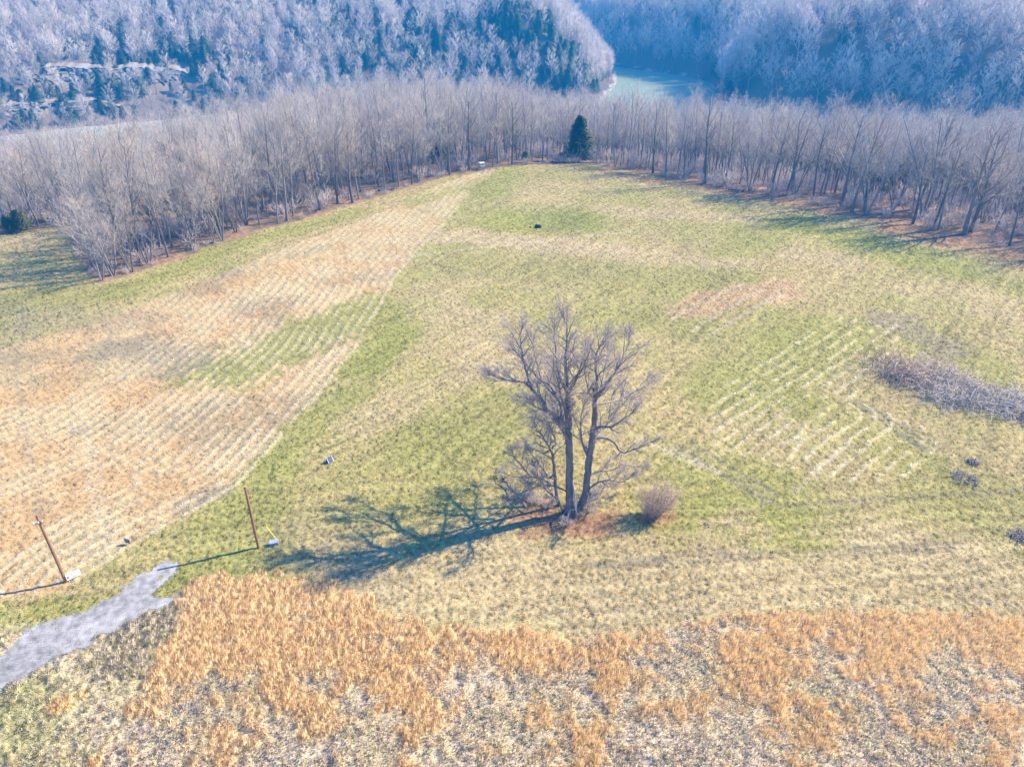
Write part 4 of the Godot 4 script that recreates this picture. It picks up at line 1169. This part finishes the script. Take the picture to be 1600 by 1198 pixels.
func sheet_sign(at: Vector2, turn: float, size: Vector2, foot: float, face: Material, back: Color, label: String) -> Node3D:
	var o := thing("yard_sign", label, "sign", ground_point(at.x, at.y), turn)
	var leg := Buf.new()
	leg.box(Vector3.ZERO, Vector3(0.04, foot + size.y, 0.04), Basis(), Color.WHITE)
	for sd in [-1.0, 1.0]:
		var l := part("leg", leg.mesh(metal(back, 0.6)), o)
		l.position = Vector3(sd * size.x * 0.38, (foot + size.y) * 0.5 - 0.1, -0.04)
	var pm := BoxMesh.new()
	pm.size = Vector3(size.x, size.y, 0.03)
	var p := part("panel", pm, o, metal(back, 0.5))
	p.position = Vector3(0, foot + size.y * 0.5, 0)
	var q := QuadMesh.new()
	q.size = size * 0.96
	var f := part("sign_face", q, o, face)
	f.position = Vector3(0, foot + size.y * 0.5, 0.019)
	return o

func print_face(base: Color, bars: Array) -> StandardMaterial3D:
	var im := Image.create(96, 56, false, Image.FORMAT_RGBA8)
	im.fill(base)
	for b in bars: im.fill_rect(b[0], b[1])
	var m := StandardMaterial3D.new()
	m.albedo_texture = ImageTexture.create_from_image(im)
	m.roughness = 0.5
	return m

func build_small_things() -> void:
	var m := bark_mat(Color.WHITE)
	# ---- utility poles
	var p1 := post(Vector2(-46.8, 54.1), 8.9, -0.1)
	p1.set_meta("label", "brown wooden pole with hardware at its top, beside the white sign")
	var h1 := 8.9
	var arm := Buf.new()
	arm.box(Vector3(-0.1, h1 - 0.75, 0.15), Vector3(0.9, 0.09, 0.1), Basis(Vector3.UP, 0.5), Color(0.2, 0.14, 0.1))
	part("crossarm", arm.mesh(m), p1)
	for k in [-0.4, 0.0, 0.35]:
		var ins := CylinderMesh.new()
		ins.top_radius = 0.05; ins.bottom_radius = 0.07; ins.height = 0.2; ins.radial_segments = 8
		var i := part("insulator", ins, p1, metal(Color(0.6, 0.58, 0.6), 0.3))
		i.position = Vector3(-0.1 + cos(0.5) * k, h1 - 0.6, 0.15 - sin(0.5) * k)
	var p2 := post(Vector2(-28.1, 59.1), 8.4, 0.05)
	p2.set_meta("label", "plain brown wooden pole beside the blue-grey pedestal")
	# ---- signs
	var white := print_face(Color(0.93, 0.92, 0.95), [[Rect2i(4, 20, 12, 22), Color(0.75, 0.12, 0.15)], [Rect2i(24, 8, 20, 6), Color(0.25, 0.3, 0.62)], [Rect2i(50, 8, 30, 5), Color(0.62, 0.2, 0.3)], [Rect2i(24, 24, 56, 4), Color(0.6, 0.62, 0.75)], [Rect2i(30, 42, 52, 7), Color(0.28, 0.3, 0.42)]])
	sheet_sign(Vector2(-46.1, 54.5), 0.8, Vector2(1.35, 0.75), 0.25, white, Color(0.75, 0.75, 0.78), "white printed yard sign at the foot of the left pole")
	var blue := print_face(Color(0.27, 0.34, 0.46), [[Rect2i(14, 10, 60, 6), Color(0.6, 0.64, 0.72)], [Rect2i(20, 26, 54, 5), Color(0.5, 0.55, 0.66)], [Rect2i(14, 42, 40, 5), Color(0.55, 0.6, 0.7)]])
	sheet_sign(Vector2(-42.8, 59.6), -0.35, Vector2(0.8, 0.62), 0.2, blue, Color(0.2, 0.22, 0.26), "small slate-blue sign standing in the hay stubble")
	# ---- pedestal and its yellow marker
	var pp := Vector2(-26.5, 59.6)
	var ped := thing("cable_pedestal", "low blue-grey cable pedestal to the right of the plain pole", "pedestal", ground_point(pp.x, pp.y), 0.3)
	var bx := Buf.new()
	bx.box(Vector3(0, 0.2, 0), Vector3(0.85, 0.4, 0.5), Basis(), Color.WHITE)
	part("cabinet", bx.mesh(metal(Color(0.24, 0.26, 0.36), 0.5)), ped)
	var lid := Buf.new()
	lid.box(Vector3(0, 0.44, 0), Vector3(0.92, 0.08, 0.57), Basis(Vector3.RIGHT, 0.12), Color.WHITE)
	part("lid", lid.mesh(metal(Color(0.30, 0.31, 0.44), 0.45)), ped)
	var mk := Vector2(-26.5, 60.4)
	var mark := thing("marker_stake", "leaning yellow marker stake behind the cable pedestal", "stake", ground_point(mk.x, mk.y))
	var yk := Buf.new()
	yk.tube(PackedVector3Array([Vector3(0, -0.1, 0), Vector3(-0.45, 0.85, -0.1), Vector3(-0.85, 1.6, -0.2)]), PackedFloat32Array([0.045, 0.045, 0.04]), 6, Color(0.75, 0.56, 0.05), Color(0.8, 0.62, 0.07))
	part("stake", yk.mesh(m), mark)
	var cap := Buf.new()
	cap.tube(PackedVector3Array([Vector3(-0.85, 1.6, -0.2), Vector3(-0.93, 1.75, -0.22)]), PackedFloat32Array([0.055, 0.05]), 6, Color(0.8, 0.65, 0.1), Color(0.8, 0.65, 0.1))
	part("cap", cap.mesh(m), mark)
	# ---- folding sign board in the grass, seen edge on
	var fp := Vector2(-23.8, 75.1)
	var fold := thing("folding_sign", "dark folding sign board standing alone in the grass left of the big tree", "sign", ground_point(fp.x, fp.y), 0.9)
	for sd in [-1.0, 1.0]:
		var pb := Buf.new()
		var bas := Basis(Vector3.RIGHT, sd * 0.42)
		pb.box(Vector3(0, 0.36, sd * -0.18), Vector3(0.7, 0.75, 0.05), bas, Color(0.09, 0.1, 0.15))
		part("board", pb.mesh(m), fold)
		var fr := Buf.new()
		for e in [-1.0, 1.0]:
			fr.box(Vector3(e * 0.37, 0.36, sd * -0.18), Vector3(0.05, 0.8, 0.07), bas, Color(0.62, 0.62, 0.66))
		part("frame", fr.mesh(m), fold)
	# ---- dark rock in the green hollow
	var rk := Vector2(6.7, 177.6)
	var rock := top("dark_rock", lump(Vector3(0.95, 0.6, 0.7), 0.5).mesh(bark_mat(Color(0.018, 0.016, 0.02))), "small dark rock lying in the round green hollow", "rock")
	rock.position = ground_point(rk.x, rk.y) + Vector3(0, 0.25, 0)
	var rk2 := Vector2(4.7, 177.6)
	var rock2 := top("dark_rock", lump(Vector3(0.3, 0.2, 0.3), 0.5).mesh(bark_mat(Color(0.05, 0.045, 0.04))), "tiny dark stone just left of the dark rock", "rock")
	rock2.position = ground_point(rk2.x, rk2.y) + Vector3(0, 0.1, 0)
	# ---- pale hut among the trunks
	var hp := Vector2(-9.7, 232.7)
	var hut := thing("pale_hut", "small pale box hut among the trunks at the wood's far edge", "hut", ground_point(hp.x, hp.y), 0.5)
	var hb := Buf.new()
	hb.box(Vector3(0, 1.5, 0), Vector3(1.5, 1.1, 1.3), Basis(), Color(0.42, 0.45, 0.48))
	part("wall", hb.mesh(m), hut)
	var rb := Buf.new()
	rb.box(Vector3(0, 2.12, 0), Vector3(1.75, 0.1, 1.55), Basis(Vector3.RIGHT, 0.06), Color(0.5, 0.52, 0.54))
	part("roof", rb.mesh(m), hut)
	var wb := Buf.new()
	wb.box(Vector3(0, 1.65, 0.653), Vector3(0.9, 0.3, 0.02), Basis(), Color(0.1, 0.16, 0.2))
	part("window", wb.mesh(m), hut)
	for sx in [-0.65, 0.65]:
		for sz in [-0.5, 0.5]:
			var lg := Buf.new()
			lg.box(Vector3(sx, 0.45, sz), Vector3(0.12, 1.1, 0.12), Basis(), Color(0.3, 0.24, 0.18))
			part("leg", lg.mesh(m), hut)

func tuft(blades: int, r: float, h: float, wide: float, lean: float) -> ArrayMesh:
	var b := Buf.new()
	for k in blades:
		var a := rng.randf() * TAU
		var o := sqrt(rng.randf()) * r
		var p := Vector3(cos(a) * o, -0.05, sin(a) * o)
		var e := p + Vector3(cos(a) * rng.randf() * lean + rng.randf_range(-0.3, 0.3) * lean, 1.0, sin(a) * rng.randf() * lean + rng.randf_range(-0.3, 0.3) * lean).normalized() * h * rng.randf_range(0.6, 1.1)
		var sd := Vector3(-sin(a + 0.7), 0, cos(a + 0.7)) * wide
		var t := rng.randf_range(0.72, 1.2) * (1.15 if on_hill == 2 else 1.04)
		var nn := ((e - p).cross(sd).normalized() * 0.6 + Vector3.UP).normalized()
		b.tri(p - sd, p + sd, e, nn, Color(t, t, t))
	var m := bark_mat(Color.WHITE)
	m.backlight_enabled = true
	m.backlight = Color(0.7, 0.7, 0.7)
	return b.mesh(m)

func build_grass() -> void:
	# meadow tussocks
	var lots := [PackedFloat32Array(), PackedFloat32Array(), PackedFloat32Array()]
	var hayrows := PackedFloat32Array()
	var n := 0
	for k in 420000:
		# more of them where they are near
		var u := rng.randf()
		var d := 26.0 + 244.0 * pow(u, 1.25)
		var half := 18.0 + d * 0.70
		var x := rng.randf_range(-half, half)
		var c := cover(x, d)
		if cover_wood > 0.5 or (cover_drive > 0.25 and rng.randf() < 0.93): continue
		if cover_tall > 0.03 and rng.randf() < 0.7: continue
		var y := terrain(x, d)
		if not in_view(x, d, y, 0.05): continue
		var clump := n_fine.get_noise_2d(x * 1.7 + 90.0, d * 1.7)
		if clump < -0.15 and rng.randf() < 0.6: continue
		var z := rng.randf_range(0.6, 1.15) * (1.0 + clump * 0.5) * (0.9 + d * 0.0018)
		if cover_row > 0.4:
			var t := rng.randf_range(0.85, 1.2)
			row(hayrows, Vector3(x, y + relief(x, d), -d), rng.randf() * TAU, z * 1.3, z * 0.8, Color(0.76 * t, 0.67 * t, 0.49 * t))
		else:
			var t := rng.randf_range(0.8, 1.3)
			row(lots[n % 3], Vector3(x, y + relief(x, d), -d), rng.randf() * TAU, z * (0.8 if cover_hay > 0.5 else 1.0), z * (0.7 if cover_hay > 0.5 else 1.0), Color(c.r * t, c.g * t, c.b * t * 0.95))
		n += 1
	for k in 3:
		stuff("meadow_grass", tuft(10, 0.15, 0.23, 0.026, 0.9), lots[k], "short tussocky meadow grass, straw and green", "grass")
	stuff("raked_hay", tuft(9, 0.2, 0.16, 0.026, 2.5), hayrows, "pale cut hay lying in rows on the mown ground", "hay")
	# tall bleached grass and the matted gaps in it
	var gold := PackedFloat32Array()
	var matted := PackedFloat32Array()
	var weeds := PackedFloat32Array()
	for k in 70000:
		var d := rng.randf_range(24.0, 62.0)
		var half := 14.0 + d * 0.78
		var x := rng.randf_range(-half, half)
		cover(x, d)
		if cover_drive > 0.2: continue
		var y := terrain(x, d)
		var at := Vector3(x, y + relief(x, d), -d)
		var t := rng.randf_range(0.8, 1.2)
		if cover_tall > rng.randf_range(0.1, 0.95):
			row(gold, at, rng.randf() * TAU, rng.randf_range(0.8, 1.2), rng.randf_range(0.55, 1.15) * (0.7 + 0.4 * cover_tall), Color(0.96 * t, 0.69 * t, 0.33 * t).lerp(Color(0.97, 0.82, 0.50) if rng.randf() < 0.7 else Color(0.60, 0.40, 0.28), rng.randf() * 0.8))
		elif cover_tall > 0.02:
			if rng.randf() < 0.5:
				row(matted, at, rng.randf() * TAU, rng.randf_range(0.8, 1.4), rng.randf_range(0.6, 1.3), [Color(0.76 * t, 0.64 * t, 0.46 * t), Color(0.70 * t, 0.57 * t, 0.44 * t), Color(0.78 * t, 0.61 * t, 0.39 * t), Color(0.56 * t, 0.53 * t, 0.28 * t), Color(0.58 * t, 0.47 * t, 0.40 * t)][rng.randi() % 5])
		elif x < 0.0 and d < 44.0 and n_mid.get_noise_2d(x * 1.8 + 9.0, d * 1.8) > 0.2:
			row(gold, at, rng.randf() * TAU, 1.0, rng.randf_range(0.5, 1.0), Color(0.96 * t, 0.70 * t, 0.36 * t))
		elif (rng.randf() < 0.6 and Geometry2D.is_point_in_polygon(Vector2(x, d), brush)) or (x < 0.0 and d < 47.0 and rng.randf() < 0.16):
			var q := rng.randf()
			row(weeds, at, rng.randf() * TAU, rng.randf_range(0.7, 1.3), rng.randf_range(0.6, 1.3), Color(0.66 * t, 0.57 * t, 0.45 * t) if q < 0.35 else (Color(0.60 * t, 0.58 * t, 0.27 * t) if q < 0.55 else Color(0.70 * t, 0.60 * t, 0.43 * t)))
	stuff("broomsedge", tuft(15, 0.26, 0.6, 0.02, 0.36), gold, "tall orange bleached grass in the foreground", "grass")
	stuff("matted_grass", tuft(14, 0.34, 0.34, 0.04, 1.8), matted, "pale matted dead grass between the tall orange stands", "grass")
	stuff("rough_weeds", tuft(14, 0.3, 0.5, 0.03, 0.9), weeds, "rough grey-brown weeds beside the gravel drive", "weeds")
	# sparse dark weed stems in the fields
